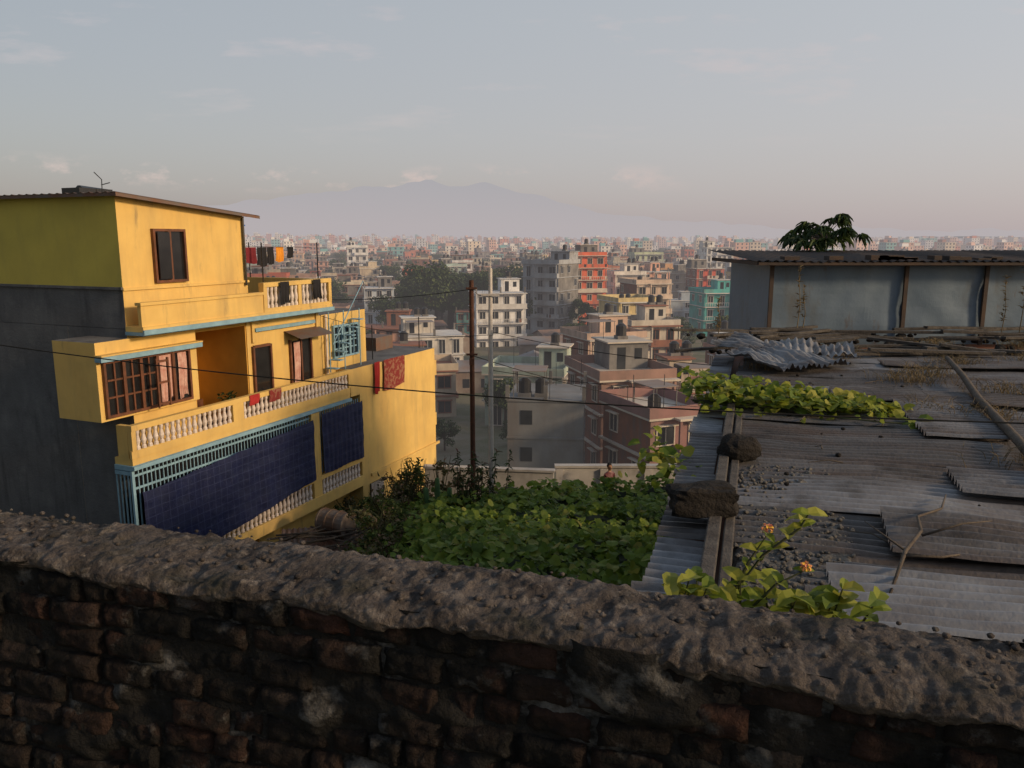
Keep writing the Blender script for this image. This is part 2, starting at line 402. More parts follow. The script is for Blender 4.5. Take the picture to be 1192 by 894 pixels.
while y<640:
    st=(11 if y<300 else 14)
    x=-(.8*y+20)
    while x<.8*y+20:
        jx=x+R.uniform(-2.5,2.5); jy=y+R.uniform(-3,3); x+=st
        infield=any(((jx-a)/rx)**2+((jy-b)/ry)**2<1 for a,b,rx,ry in fieldc)
        tz=th(jx,jy)
        tp=.16+.14*(noise.noise(Vector((jx*.02,jy*.015,5)))>.1)
        if jy<170 and -.17<jx/jy<.06: tp=.05
        if treezone(jx,jy) or infield or R.random()<tp:
            treespots.append((jx,jy,tz)); continue
        fr_=free(jx,jy)
        if not fr_: continue
        if fr_==2 or (jy<150 and R.random()<(.75 if jx<8 else .45)):
            lowshed(jx,jy,tz,R.uniform(5,10),R.uniform(4,7),math.radians(R.choice([12,100])+R.uniform(-15,15))); continue
        me,F=R.choice(temps)
        if jy<150 and F>2: me,F=R.choice([t for t in temps if t[1]<=2])
        elif jy<190 and F>3: me,F=R.choice([t for t in temps if t[1]<=3])
        o=bpy.data.objects.new('house',me); scene.collection.objects.link(o); o.parent=city
        o.location=(jx,jy,tz-R.uniform(0,1.2)); 
        o.rotation_euler=(0,0,math.radians(R.choice([12,12,12,12,102,-78])+R.uniform(-12,12)))
        s=R.uniform(.82,1.05); o.scale=(s,s,s*R.uniform(.9,1.05))
        c=R.choice(COLS); k=R.uniform(.7,1.05); o.color=(c[0]*k,c[1]*k,c[2]*k,1); cnt+=1
    y+=st*1.02
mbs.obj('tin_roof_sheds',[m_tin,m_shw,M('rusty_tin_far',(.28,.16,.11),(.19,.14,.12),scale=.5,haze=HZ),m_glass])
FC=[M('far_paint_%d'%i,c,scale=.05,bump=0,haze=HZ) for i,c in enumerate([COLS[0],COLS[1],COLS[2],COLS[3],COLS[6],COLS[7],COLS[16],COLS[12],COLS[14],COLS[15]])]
mb=MB(); nF=len(FC)
y=640
while y<3600:
    st=15+y*.012
    x=-(.72*y)
    while x<.72*y:
        jx=x+R.uniform(-6,6); jy=y+R.uniform(-9,9); x+=st*1.35
        if R.random()<.34: 
            if y<1500: treespots.append((jx,jy,th(jx,jy)))
            continue
        tz=th(jx,jy); W=R.uniform(7,13); D=R.uniform(7,12); F=R.choice([2,3,3,4,4,5,6]); H=F*2.9
        mt=Matrix.Translation((jx,jy,tz))@Matrix.Rotation(math.radians(12+R.uniform(-12,12)+R.choice([0,90])),4,'Z')
        ci=R.randrange(nF); mb.box(-W/2,W/2,-D/2,D/2,-2,H,ci,mt)
        if y<1900:
            for f in range(F):
                z=f*2.9
                mb.box(-W/2-.3,W/2+.3,-D/2-.3,D/2+.3,z+2.7,z+2.95,nF+1,mt)
                for sx in range(3):
                    c=-W/2+W*(sx+.5)/3
                    mb.box(c-.7,c+.7,-D/2-.05,-D/2-.01,z+.8,z+2.2,nF,mt)
                    mb.box(W/2+.01,W/2+.05,(c/W*D)-.6,(c/W*D)+.6,z+.8,z+2.2,nF,mt)
                    mb.box(-W/2-.05,-W/2-.01,(c/W*D)-.6,(c/W*D)+.6,z+.8,z+2.2,nF,mt)
        mb.box(-W/2+.02,-W/2+W*.4,-1,D/2-.3,H+.055,H+2.4,R.randrange(nF),mt)
        if R.random()<.5: mb.box(0,1.2,0,1.2,H+.055,H+1.8,nF,mt)
    y+=st*1.5
mb.obj('distant_town',FC+[m_glass,m_trim])

# ------------------------------------------------------------------ trees
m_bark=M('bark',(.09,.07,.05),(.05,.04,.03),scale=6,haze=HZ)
def leafmat(name,stops,trans=.25,haze=0):
    return M(name,(0,0,0),scale=3,island=stops,rough=.6,bump=0,trans=trans,haze=haze,spec=.3)
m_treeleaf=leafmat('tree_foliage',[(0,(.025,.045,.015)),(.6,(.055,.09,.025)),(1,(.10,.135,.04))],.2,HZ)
def tree_mesh(rg,H,Rd):
    mb=MB()
    mb.tube([(0,0,-1),(.1,0,H*.3),(.0,.2,H*.6),(0,0,H*.85)],[.35,.27,.16,.05],7,0)
    cl=[]
    for i in range(16):
        a=rg.uniform(0,6.28); r=Rd*math.sqrt(rg.random())*.75; z=H*rg.uniform(.42,.95)*(1-.15*r/Rd)
        c=Vector((r*math.cos(a),r*math.sin(a),z)); cl.append((c,rg.uniform(.28,.5)*Rd))
        mb.tube([(0,0,H*.35),tuple(c*.6+Vector((0,0,H*.15))),tuple(c)],[.13,.07,.03],5,0)
    for c,r in cl:
        for k in range(110):
            v=Vector((rg.gauss(0,1),rg.gauss(0,1),rg.gauss(0,.8))); v.normalize()
            p=c+v*r*rg.uniform(.5,1.05); p.z=c.z+(p.z-c.z)*.75
            d=Vector((rg.gauss(0,1),rg.gauss(0,1),rg.gauss(-.2,.6)))
            mb.leaf(p,rg.uniform(.28,.6),d,v+Vector((0,0,.6)),1,w=.9)
    return mb
tmesh=[]
for i in range(4):
    mbt=tree_mesh(R,R.uniform(8,12),R.uniform(3,4.6))
    me=bpy.data.meshes.new('tree_mesh'); me.from_pydata(mbt.v,[],mbt.f); me.materials.append(m_bark); me.materials.append(m_treeleaf)
    me.polygons.foreach_set('material_index',mbt.m); me.update(); tmesh.append(me)
tm=empty('distant_trees')
def put_tree(x,y,z,s,parent=tm,name='tree'):
    o=bpy.data.objects.new(name,R.choice(tmesh)); scene.collection.objects.link(o); o.parent=parent
    o.location=(x,y,z); o.rotation_euler=(0,0,R.uniform(0,6.28)); o.scale=(s*R.uniform(.85,1.2),s*R.uniform(.85,1.2),s)
for (x,y,z) in treespots:
    infield=any(((x-a)/rx)**2+((y-b)/ry)**2<1 for a,b,rx,ry in fieldc)
    if infield:
        if R.random()<.6: put_tree(x,y,z,R.uniform(.3,.6))
        continue
    s=R.uniform(.7,1.25)
    if treezone(x,y):
        s=R.uniform(1.2,1.6); put_tree(x+5,y+3,z,s*.9)
    elif y<170: s=min(s,.6)
    put_tree(x,y,z,s)
    if R.random()<.7: put_tree(x+R.uniform(-5,5),y+R.uniform(-5,5),z,s*.8)
for x,y,s in ((34,125,.95),(36,132,.8),(13,96,.5),(5,98,.4),(24,132,.6),(16,90,.45),(-6.5,74,.35),(27,95,.5),(22,66,.45),(12,140,.6),(-20,150,.6),(30,140,.7),(0,76,.3),(-15,104,.4)):
    put_tree(x,y,-20.2,s)

# ------------------------------------------------------------------ yellow house
ANG=math.atan2(.922,.387)
house=empty('yellow_house',(-8.84,18,0),ANG)
m_yel=M('yellow_paint',(.70,.48,.155),(.62,.41,.13),scale=1.2,bump=.06,dirt=(.40,.28,.12),dscale=(1.6,1.6,.3),dlo=.46,dhi=.9,rough=.75,dirt2=(.22,.17,.10),d2scale=(3,3,.5),d2lo=.6,d2hi=.8)
m_yel_shade=M('yellow_paint_end_shaded',(.58,.48,.10),(.50,.41,.09),scale=1.0,bump=.06,dirt=(.36,.30,.09),dscale=(1.2,1.2,.3),dlo=.5,dhi=.95)  # same yellow paint; the end wall's shade is put into this darker colour
m_cem=M('cement_plaster',(.145,.145,.15),(.10,.10,.105),scale=1.2,bump=.3,bscale=14,dirt=(.21,.21,.21),dscale=(1.3,1.3,.8),dlo=.5,dhi=.85,dirt2=(.06,.06,.065),d2scale=(1.5,1.5,.25),d2lo=.52,d2hi=.7)
m_blue=M('light_blue_trim',(.24,.40,.50),(.18,.31,.40),scale=4,bump=0)
m_white=M('white_balusters',(.72,.64,.58),(.56,.48,.43),scale=5,bump=0)
m_wood=M('window_wood',(.17,.065,.035),(.10,.045,.025),scale=6,rough=.5)
m_dark=M('dark_glass',(.012,.012,.014),(.02,.02,.022),rough=.15,bump=0,spec=.6)
m_curt=M('curtain',(.60,.40,.34),(.45,.22,.18),scale=6,bump=0)
m_int=M('porch_yellow_shaded',(.60,.34,.07),(.5,.28,.06),scale=1.5,bump=0)  # house yellow in shadow: the recess shade is painted in as darker orange
m_tarp=M('navy_tarpaulin',(.010,.016,.065),(.007,.011,.045),scale=3,rough=.6,bump=.2,bscale=5,spec=.25,grid=(.028,.038,.10),dirt=(.02,.028,.07),dscale=(2,2,4))
m_roofm=M('rusty_sheet',(.13,.11,.10),(.16,.08,.05),scale=2,rough=.6)
HM=[m_yel,m_cem,m_blue,m_white,m_wood,m_dark,m_curt,m_int,m_yel_shade,m_roofm]
Y_,CE,BL,WH,WD,DK,CU,IN,Y2,RF=range(10)
mb=MB()
D=11
def block(x0,x1,y0,y1,z0,z1,fr=Y_,left=CE,top=CE,right=Y_):
    mb.add([(x0,y0,z0),(x1,y0,z0),(x1,y1,z0),(x0,y1,z0),(x0,y0,z1),(x1,y0,z1),(x1,y1,z1),(x0,y1,z1)],
       [(3,2,1,0),(4,5,6,7),(0,1,5,4),(1,2,6,5),(2,3,7,6),(3,0,4,7)],[fr,top,fr,right,fr,left])
block(0,9.8,1.9,D,-12,-2.0)
block(0,1.95,0,1.897,-12,-2.0,right=IN)
block(3.94,7.2,0,1.897,-12,-2.0,left=IN)
block(7.203,9.8,0,1.897,-12,-2.3,left=Y_)
block(1.953,3.937,.3,1.897,-12,-5.0)
mb.box(1.953,3.937,1.86,1.894,-4.99,-2.25,IN)
mb.box(1.953,3.937,.02,1.85,-2.3,-2.1,IN)
mb.box(3.9,3.936,.02,1.85,-4.99,-2.3,IN); mb.box(1.954,1.99,.02,1.85,-4.99,-2.3,IN)
xr=4.1
vs=[(0,0,-1.99),(xr,0,-1.99),(xr,D,-1.99),(0,D,-1.99),(0,0,1.0),(xr,0,.64),(xr,D,.64),(0,D,1.0)]
mb.add(vs,[(4,5,6,7),(0,1,5,4),(1,2,6,5),(2,3,7,6)],[Y_]*4)
mb.add([(0,0,-1.07),(0,D,-1.07),(0,D,1.0),(0,0,1.0)],[(0,3,2,1)],Y2)
mb.add([(0,0,-1.99),(0,D,-1.99),(0,D,-1.07),(0,0,-1.07)],[(0,3,2,1)],CE)
mb.box(-.06,-.003,-.02,D,-1.10,-1.04,CE)
mb.box(-.02,xr+.02,-.05,-.003,-1.12,-1.06,Y_)
N=46
vs=[];fs=[]
for i in range(2):
    x=-.22 if i==0 else xr+.3
    for k in range(N*4+1):
        yy=-.3+(D+.6)*k/(N*4); vs.append((x,yy,(1.05 if i==0 else .66)+.02*math.sin(k*math.pi/2)))
n=N*4+1
mb.add(vs,[(k,k+1,n+k+1,n+k) for k in range(n-1)],RF)
mb.add([(-.22,-.29,.97),(xr+.3,-.29,.585),(xr+.3,-.29,.66),(-.22,-.29,1.05)],[(0,1,2,3)],RF)
mb.add([(-.21,-.29,.97),(-.21,D,.97),(-.21,D,1.05),(-.21,-.29,1.05)],[(0,3,2,1)],RF)
mb.box(.6,1.9,1.9,2.9,1.03,1.10,DK); mb.box(.75,1.7,2.0,2.6,1.10,1.26,DK)
mb.tube([(.9,2.2,1.2),(1.7,2.2,1.15)],.13,10,DK); mb.box(1.5,1.55,2.1,2.15,.85,1.2,DK)
mb.tube([(1.3,1.9,1.05),(1.32,1.9,1.48),(1.12,1.9,1.64)],.012,5,DK); mb.tube([(1.3,1.9,1.35),(1.55,1.9,1.42)],.012,5,DK)
def window(x0,x1,z0,z1,yy,panes=2,fm=WD,cut=0,grid=0,curt=()):
    mb.box(x0,x1,yy-.02,yy-.004,z0,z1,DK)
    t=.06
    mb.box(x0-t,x0,yy-.09,yy-.003,z0-t,z1+t,fm); mb.box(x1,x1+t,yy-.09,yy-.003,z0-t,z1+t,fm)
    mb.box(x0,x1,yy-.09,yy-.003,z1,z1+t,fm); mb.box(x0,x1,yy-.09,yy-.003,z0-t,z0,fm)
    for k in range(1,panes):
        c=x0+(x1-x0)*k/panes; mb.box(c-.04,c+.04,yy-.085,yy-.021,z0,z1,fm)
    if grid:
        for k in range(panes):
            a=x0+(x1-x0)*k/panes; b=x0+(x1-x0)*(k+1)/panes
            if k in curt: continue
            mb.box((a+b)/2-.02,(a+b)/2+.02,yy-.06,yy-.022,z0,z1,fm)
            for g_ in range(1,grid):
                zz=z0+(z1-z0)*g_/grid; mb.box(a+.041,b-.041,yy-.055,yy-.0225,zz-.02,zz+.02,fm)
window(.97,1.85,-.93,.22,0,2)
mb.box(.99,1.35,-.14,-.10,-.9,.2,DK)
block(-.97,1.95,-.12,-.003,-3.98,-2.2,left=Y_); block(-.97,-.003,-.003+.0,1.2,-3.98,-2.2,left=Y_)
mb.box(-1.0,1.97,-.32,-.121,-2.62,-2.5,BL); mb.box(-1.0,1.97,-.34,-.10,-2.5,-2.47,Y_)
window(-.8,1.6,-3.85,-2.68,-.12,5,WD,grid=3,curt=(3,4))
def cloth(x0,x1,y,z0,z1,mi,amp=.03,n=14,k=9,ph=0,b=None):
    bb=b or mb; vs=[];m_=7
    for j in range(m_):
        t=j/(m_-1)
        for i in range(n):
            s_=i/(n-1); x=x0+(x1-x0)*s_
            vs.append((x+.03*math.sin(t*5+ph)*t,y-amp*(.3+t)*math.sin(k*s_*2+ph)-.0,z1+(z0-z1)*t*(1+.05*math.sin(5*s_+ph))))
    fs=[(j*n+i,j*n+i+1,(j+1)*n+i+1,(j+1)*n+i) for j in range(m_-1) for i in range(n-1)]
    bb.add(vs,fs,mi)
cloth(.72,1.1,-.16,-3.8,-2.7,CU,.02); cloth(1.28,1.56,-.16,-3.8,-2.7,CU,.02,ph=1)
for zz in (-3.8,-3.3,-2.8): mb.box(.3,.66,-.5,-.46,zz,zz+.05,WD)
for xx in (.3,.63): mb.box(xx,xx+.045,-.51,-.465,-3.85,-2.7,WD)
mb.box(-.02,7.2,-.55,-.003,-2.05,-1.93,Y_)
mb.box(-.04,7.22,-.60,-.551,-2.11,-2.0,BL); mb.box(-.04,7.2,-.55,-.003,-2.13,-2.053,BL)
mb.box(0,4.1,-.50,-.40,-1.93,-1.45,Y_); mb.box(-.03,4.1,-.54,-.36,-1.45,-1.38,Y_)
def bal(x0,x1,y,z0,z1):
    n=max(2,int((x1-x0)/.17)); h=z1-z0
    for i in range(n):
        x=x0+(x1-x0)*(i+.5)/n
        mb.tube([(x,y,z0),(x,y,z0+.12*h),(x,y,z0+.2*h),(x,y,z0+.42*h),(x,y,z0+.72*h),(x,y,z0+.86*h),(x,y,z1)],[.055,.055,.035,.062,.034,.05,.05],8,WH,cap=False)
mb.box(4.1,7.2,-.52,-.38,-1.93,-1.83,Y_); bal(4.25,7.05,-.45,-1.83,-1.25); mb.box(4.1,7.2,-.54,-.36,-1.25,-1.13,Y_)
for xx in (4.1,5.6,7.06): mb.box(xx,xx+.14,-.53,-.37,-1.83,-1.25,Y_)
mb.box(7.06,7.2,-.36,5,-1.99,-1.15,Y_)
for xx,yy in ((4.5,-.2),(7.0,-.2),(7.1,2.5)): mb.tube([(xx,yy,-1.9),(xx,yy,-.05)],.02,5,DK)
mb.tube([(4.2,.3,-.15),(7.0,.0,-.2)],.006,4,DK)
mb.box(4.15,4.8,-.03,-.004,-4.85,-2.95,DK)
for a,b in ((4.08,4.15),(4.8,4.87)): mb.box(a,b,-.08,-.003,-4.85,-2.9,WD)
mb.box(4.15,4.8,-.08,-.003,-2.95,-2.88,WD)
mb.box(5.75,6.65,-.03,-.004,-4.85,-2.95,DK)
for a,b in ((5.68,5.75),(6.65,6.72),(6.17,6.23)): mb.box(a,b,-.08,-.003,-4.85,-2.9,WD)
mb.add([(5.5,-.02,-2.62),(7.15,-.02,-2.62),(7.15,-.62,-2.82),(5.5,-.62,-2.82)],[(0,1,2,3)],RF)
cloth(5.8,6.1,-.1,-4.4,-2.98,CU,.02)
for xx in (4.1,7.0): mb.box(xx,xx+.12,-.06,-.002,-2.8,-2.13,Y_)
mb.box(4.2,6.9,-.10,-.06,-2.5,-2.40,BL)
window(7.9,9.2,-3.7,-2.75,0,3,BL,grid=4)
mb.tube([(7.45,-.08,-4.8),(7.45,-.08,-2.3)],.04,6,WH); mb.tube([(3.98,-.06,-1.2),(3.98,-.06,.6)],.035,6,DK)
bx0,bx1=-.62,7.95
mb.box(bx0,bx1,-.55,-.003,-5.02,-4.86,Y_)
mb.box(bx0-.02,bx1,-.57,-.50,-4.86,-4.68,Y_)
mb.box(bx0-.03,bx1,-.62,-.556,-5.12,-5.03,BL); mb.box(bx0-.03,bx1,-.555,-.003,-5.14,-5.025,BL)
bal(-.5,2.6,-.52,-4.68,-4.22); bal(3.0,7.85,-.52,-4.68,-4.22)
mb.box(bx0,bx1+.05,-.60,-.45,-4.22,-4.09,Y_)
for a,b in ((-.62,-.5),(2.6,3.0),(7.85,7.97)): mb.box(a,b,-.585,-.46,-4.68,-4.22,Y_)
mb.box(-.62,-.5,-.45,-.13,-4.86,-4.1,Y_)
block(8.5,13.7,-.56,6,-12,-4.1,left=Y_,top=CE); block(7.99,8.5,-.56,-.01,-5.0,-4.1,left=Y_)
mb.box(13.701,13.95,-.5,.3,-5.2,-4.6,Y_); mb.box(13.701,13.9,-.5,.3,-7.2,-6.7,Y_)
mb.box(9.0,13.9,-.62,-.561,-7.95,-7.85,Y_)
mb.box(8.9,9.7,-.60,-.562,-8.9,-8.2,DK)
for k in range(9): mb.box(8.92+k*.09,8.95+k*.09,-.64,-.601,-8.9,-8.2,WH)
mb.box(-.62,8.5,-.55,-.003,-8.1,-7.8,Y_)
mb.box(-.64,8.5,-.62,-.551,-8.12,-7.78,Y_)
bal(.9,5.8,-.52,-7.78,-7.28); bal(6.3,8.4,-.52,-7.78,-7.28)
mb.box(-.62,8.5,-.60,-.45,-7.28,-7.14,Y_)
mb.box(5.85,6.25,-.58,-.40,-7.78,-5.14,Y_)
for zz in (-5.3,-5.6): mb.box(-.6,5.85,-.50,-.47,zz,zz+.05,BL)
k=-.58
while k<8.45:
    if not 5.8<k<6.3: mb.box(k,k+.022,-.505,-.48,-7.1,-5.14,BL)
    k+=.12
mb.box(-.55,5.8,-.02,-.004,-7.8,-5.14,DK)
for k in range(5): mb.box(-.63,-.605,-.5+k*.12,-.475+k*.12,-7.2,-5.2,BL)
mb.box(-.65,-.60,-.52,0,-5.25,-5.16,BL)
mb.box(-.66,-.61,-.54,-.48,-8.5,-5.15,BL)
for xx in (-.1,.9): mb.box(xx,xx+.06,-.50,-.45,-10,-7.2,WD)
for xx in (7.3,8.1,9.0): mb.tube([(xx,-.3,-4.1),(xx,-.3,-2.2)],.02,5,BL)
for i in range(7): mb.box(7.3+i*.24,7.52+i*.24,-.5,-.1,-4.0+i*.24,-3.97+i*.24,BL)
mb.tube([(7.2,-.5,-3.2),(9.0,-.5,-1.5+.2)],.018,5,BL)
for k in range(7): mb.tube([(7.3+k*.28,-.28,-3.6),(7.3+k*.28,-.28,-2.5)],.01,4,BL)
mb.tube([(2.1,1.0,-3.7),(3.2,1.5,-4.5)],.04,6,WD); mb.box(2.0,3.6,1.4,1.84,-5,-4.4,WD)
mb.tube([(3.3,.2,-4.9),(3.3,.2,-4.6)],[.1,.14],8,RF)
mb.tube([(11,1.5,-4.1),(11,1.5,-3.4)],.35,12,DK); mb.box(12,13.2,1,2,-4.1,-3.6,RF); mb.box(9.6,10.4,.6,1.4,-4.1,-3.7,CE)
for xx in (10.2,13.5): mb.tube([(xx,0,-4.1),(xx,0,-2.9)],.02,5,DK)
mb.obj('walls_and_trim',HM,house)
mp_=MB()
m_leafd=leafmat('dark_leaves',[(0,(.015,.035,.012)),(1,(.05,.10,.03))])
for i in range(60):
    mp_.leaf((3.3+R.gauss(0,.12),.2+R.gauss(0,.1),-4.4+R.uniform(-.2,.3)),.16,(R.gauss(0,1),R.gauss(0,1),R.gauss(.3,.6)),(0,0,1),0,w=.5)
mp_.obj('potted_plant',[m_leafd],house)
mt_=MB()
def tarp(x0,x1,zt0,zt1,zb0,zb1,y,ph):
    n=90;m_=30;vs=[]
    for j in range(m_):
        t=j/(m_-1)
        for i in range(n):
            s_=i/(n-1); x=x0+(x1-x0)*s_
            zt=zt0+(zt1-zt0)*s_-.03*abs(math.sin(s_*math.pi*8)); zb=zb0+(zb1-zb0)*s_+.02*math.sin(s_*9+ph)
            yy=y-.012*math.sin(s_*60+ph)*(.5+.5*t)-.03*fbm(x*1.2,t*2.5,ph)-.02*t-.010*abs(math.sin(t*math.pi*4))
            vs.append((x,yy,zt+(zb-zt)*t))
    mt_.add(vs,[(j*n+i,j*n+i+1,(j+1)*n+i+1,(j+1)*n+i) for j in range(m_-1) for i in range(n-1)],0)
tarp(-.5,5.84,-5.66,-5.3,-7.75,-7.18,-.655,0); tarp(6.28,8.5,-5.2,-5.2,-7.12,-7.12,-.64,2)
mt_.obj('blue_tarpaulin',[m_tarp],house,smooth=True)
m_red=M('red_cloth',(.40,.03,.03),(.3,.02,.02),bump=0); m_blk=M('black_cloth',(.02,.02,.025),bump=0); m_org=M('orange_cloth',(.7,.28,.03),bump=0)
m_mar=M('maroon_cloth',(.18,.02,.03),bump=0); m_rug=M('patterned_rug',(.20,.028,.025),(.28,.13,.08),scale=9,bump=0,lo=.5,hi=.56); m_bcl=M('blue_sheet',(.05,.15,.45),bump=0)
ml=MB(); 
for a,b,z0,mi in ((4.25,4.75,-.62,3),(4.8,5.2,-.7,1),(5.22,5.5,-.66,1),(5.6,5.95,-.6,2),(6.1,6.4,-.5,1)):
    cloth(a,b,.2,z0,-.18,mi,.03,ph=a,b=ml)
cloth(4.7,5.1,-.6,-1.75,-1.13,1,.04,ph=1,b=ml); cloth(6.2,6.55,-.6,-1.7,-1.13,1,.04,ph=2,b=ml)
cloth(3.2,3.6,-.63,-4.35,-4.08,0,.02,b=ml); cloth(4.0,4.5,-.63,-4.4,-4.08,4,.02,b=ml)
cloth(9.3,9.65,-.64,-5.1,-4.05,0,.03,b=ml); cloth(9.9,11.3,-.64,-5.1,-4.05,4,.015,b=ml)
ml.obj('laundry',[m_red,m_blk,m_org,m_mar,m_rug],house,smooth=True)
ms=MB(); cloth(4.4,5.2,1.2,.35,.55,0,.05,b=ms); ms.box(4.2,5.4,1.1,2.6,.42,.46,0); ms.obj('blue_awning',[m_bcl],house)
mq=MB(); mq.tube([(5.3,1.2,-1.95),(5.3,1.2,.43)],.02,5,0); mq.tube([(4.3,2.5,-1.95),(4.3,2.5,.43)],.02,5,0); mq.tube([(5.3,2.5,-1.95),(5.3,2.5,.43)],.02,5,0); mq.obj('awning_posts',[m_dark],house)

# ------------------------------------------------------------------ foreground brick wall
WANG=math.atan2(-.317,.948)
def bow(x): return max(-.12,.075*(1-((x+.3)/2.2)**2))
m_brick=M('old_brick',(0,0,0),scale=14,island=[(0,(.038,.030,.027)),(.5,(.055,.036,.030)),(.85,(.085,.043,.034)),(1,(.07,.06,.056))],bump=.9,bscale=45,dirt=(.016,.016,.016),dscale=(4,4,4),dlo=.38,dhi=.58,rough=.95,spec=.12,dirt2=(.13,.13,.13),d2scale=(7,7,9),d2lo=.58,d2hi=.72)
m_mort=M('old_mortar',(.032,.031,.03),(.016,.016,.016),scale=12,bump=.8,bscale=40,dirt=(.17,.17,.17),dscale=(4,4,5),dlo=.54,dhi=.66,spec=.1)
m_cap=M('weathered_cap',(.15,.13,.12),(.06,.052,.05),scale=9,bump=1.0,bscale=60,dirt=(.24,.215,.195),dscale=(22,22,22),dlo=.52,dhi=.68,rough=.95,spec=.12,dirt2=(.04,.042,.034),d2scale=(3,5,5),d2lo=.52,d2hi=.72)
bw=empty('brick_wall',(0,0,0),WANG)
mb=MB(); 
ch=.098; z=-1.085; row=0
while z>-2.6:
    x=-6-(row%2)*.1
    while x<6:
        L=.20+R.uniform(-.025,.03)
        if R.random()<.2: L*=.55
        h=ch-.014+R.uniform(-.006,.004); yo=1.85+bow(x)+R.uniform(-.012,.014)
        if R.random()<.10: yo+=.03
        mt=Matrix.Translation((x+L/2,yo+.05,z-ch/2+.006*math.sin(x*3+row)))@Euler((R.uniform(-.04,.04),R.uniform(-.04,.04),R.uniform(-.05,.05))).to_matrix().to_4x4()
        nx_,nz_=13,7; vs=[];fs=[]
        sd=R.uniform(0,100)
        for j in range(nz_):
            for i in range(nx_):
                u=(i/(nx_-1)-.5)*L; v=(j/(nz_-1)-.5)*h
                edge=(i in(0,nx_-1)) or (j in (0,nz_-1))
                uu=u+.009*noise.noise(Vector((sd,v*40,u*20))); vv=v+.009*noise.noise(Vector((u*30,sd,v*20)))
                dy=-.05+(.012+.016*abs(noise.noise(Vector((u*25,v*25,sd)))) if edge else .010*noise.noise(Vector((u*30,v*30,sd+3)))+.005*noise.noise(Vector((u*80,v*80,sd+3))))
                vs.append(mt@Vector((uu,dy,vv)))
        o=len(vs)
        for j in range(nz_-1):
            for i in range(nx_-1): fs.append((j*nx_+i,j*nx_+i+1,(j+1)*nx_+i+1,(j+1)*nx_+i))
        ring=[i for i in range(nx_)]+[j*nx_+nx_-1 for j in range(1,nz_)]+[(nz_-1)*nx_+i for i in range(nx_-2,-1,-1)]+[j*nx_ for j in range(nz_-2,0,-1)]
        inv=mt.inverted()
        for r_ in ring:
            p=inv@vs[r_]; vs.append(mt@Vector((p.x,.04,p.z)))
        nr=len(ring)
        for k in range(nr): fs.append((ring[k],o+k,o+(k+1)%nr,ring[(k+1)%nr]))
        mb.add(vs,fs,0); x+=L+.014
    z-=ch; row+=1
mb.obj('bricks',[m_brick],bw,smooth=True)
mb=MB()
n,m_=700,110; vs=[]
for j in range(m_):
    for i in range(n):
        x=-6+12*i/(n-1); zz=-1.06-1.6*j/(m_-1)
        smear=max(0,fbm(x*2.2,zz*3.2,5)-.12)
        vs.append((x,bow(x)+1.870-.010*fbm(x*9,zz*9,1)-.10*min(smear,.4)-.004*fbm(x*40,zz*40),zz))
mb.add(vs,[(j*n+i,(j+1)*n+i,(j+1)*n+i+1,j*n+i+1) for j in range(m_-1) for i in range(n-1)],0)
mb.box(-6,6,1.95,2.15,-6.5,-1.1,0)
mb.obj('mortar',[m_mort],bw,smooth=True)
mb=MB()
prof=[(1.88,-1.12),(1.85,-1.10),(1.838,-1.085),(1.845,-1.065),(1.87,-1.05),(1.92,-1.042),(2.0,-1.038),(2.08,-1.038),(2.14,-1.042),(2.2,-1.055),(2.23,-1.09),(2.235,-1.25)]
def pint(t):
    t*=len(prof)-1; i=min(int(t),len(prof)-2); f=t-i
    a,b=prof[i],prof[i+1]; return a[0]+(b[0]-a[0])*f,a[1]+(b[1]-a[1])*f
n,m_=2000,64; vs=[]
for j in range(m_):
    t=j/(m_-1); py,pz=pint(t)
    fr=max(0,1-t/.45)
    for i in range(n):
        x=-6+12*i/(n-1)
        big=fbm(x*2.1,py*2.5,3,3); med=fbm(x*8,py*8,pz*8,5); sm=fbm(x*35,py*35,pz*35,4)
        lump=max(0,noise.noise(Vector((x*22,py*22,4)))-.15)
        zz=pz+.014*big+.014*med+.007*sm+.022*lump
        yy=py-fr*(.030*fbm(x*3.2,7.1,0,5)+.014*med+.006*sm)
        if fr>.3: zz+=fr*.05*min(0,.05+fbm(x*4.3,2.2,1,5))
        if t<.14: zz-= .02*fbm(x*6,1.1,2,4)
        vs.append((x,yy+bow(x),zz))
mb.add(vs,[(j*n+i,j*n+i+1,(j+1)*n+i+1,(j+1)*n+i) for j in range(m_-1) for i in range(n-1)],0)
def rock(mb,c,r,sq=(1,1,.7),mi=0,seed=0,box=False,nu=12,nv=8):
    vs=[];fs=[]
    for j in range(nv+1):
        for i in range(nu):
            th_=math.pi*j/nv; p_=2*math.pi*i/nu
            d=Vector((math.sin(th_)*math.cos(p_),math.sin(th_)*math.sin(p_),math.cos(th_)))
            if box:
                mxx=max(abs(d.x),abs(d.y),abs(d.z)); d=d*(.25+.75/mxx)*.8
            k=1+.22*noise.noise(d*1.6+Vector((seed,0,0)))+.08*noise.noise(d*5+Vector((seed,2,0)))
            vs.append(Vector(c)+Vector((d.x*sq[0],d.y*sq[1],d.z*sq[2]))*r*k)
    for j in range(nv):
        for i in range(nu): fs.append((j*nu+i,(j+1)*nu+i,(j+1)*nu+(i+1)%nu,j*nu+(i+1)%nu))
    mb.add(vs,fs,mi)
for i in range(500):
    x=R.uniform(-4,3); yy=R.uniform(1.88,2.2)+bow(x)
    rock(mb,(x,yy,-1.036),R.uniform(.003,.011),(1.2,1,.8),0,i,False,7,5)
mb.obj('mortar_cap',[m_cap],bw,smooth=True)

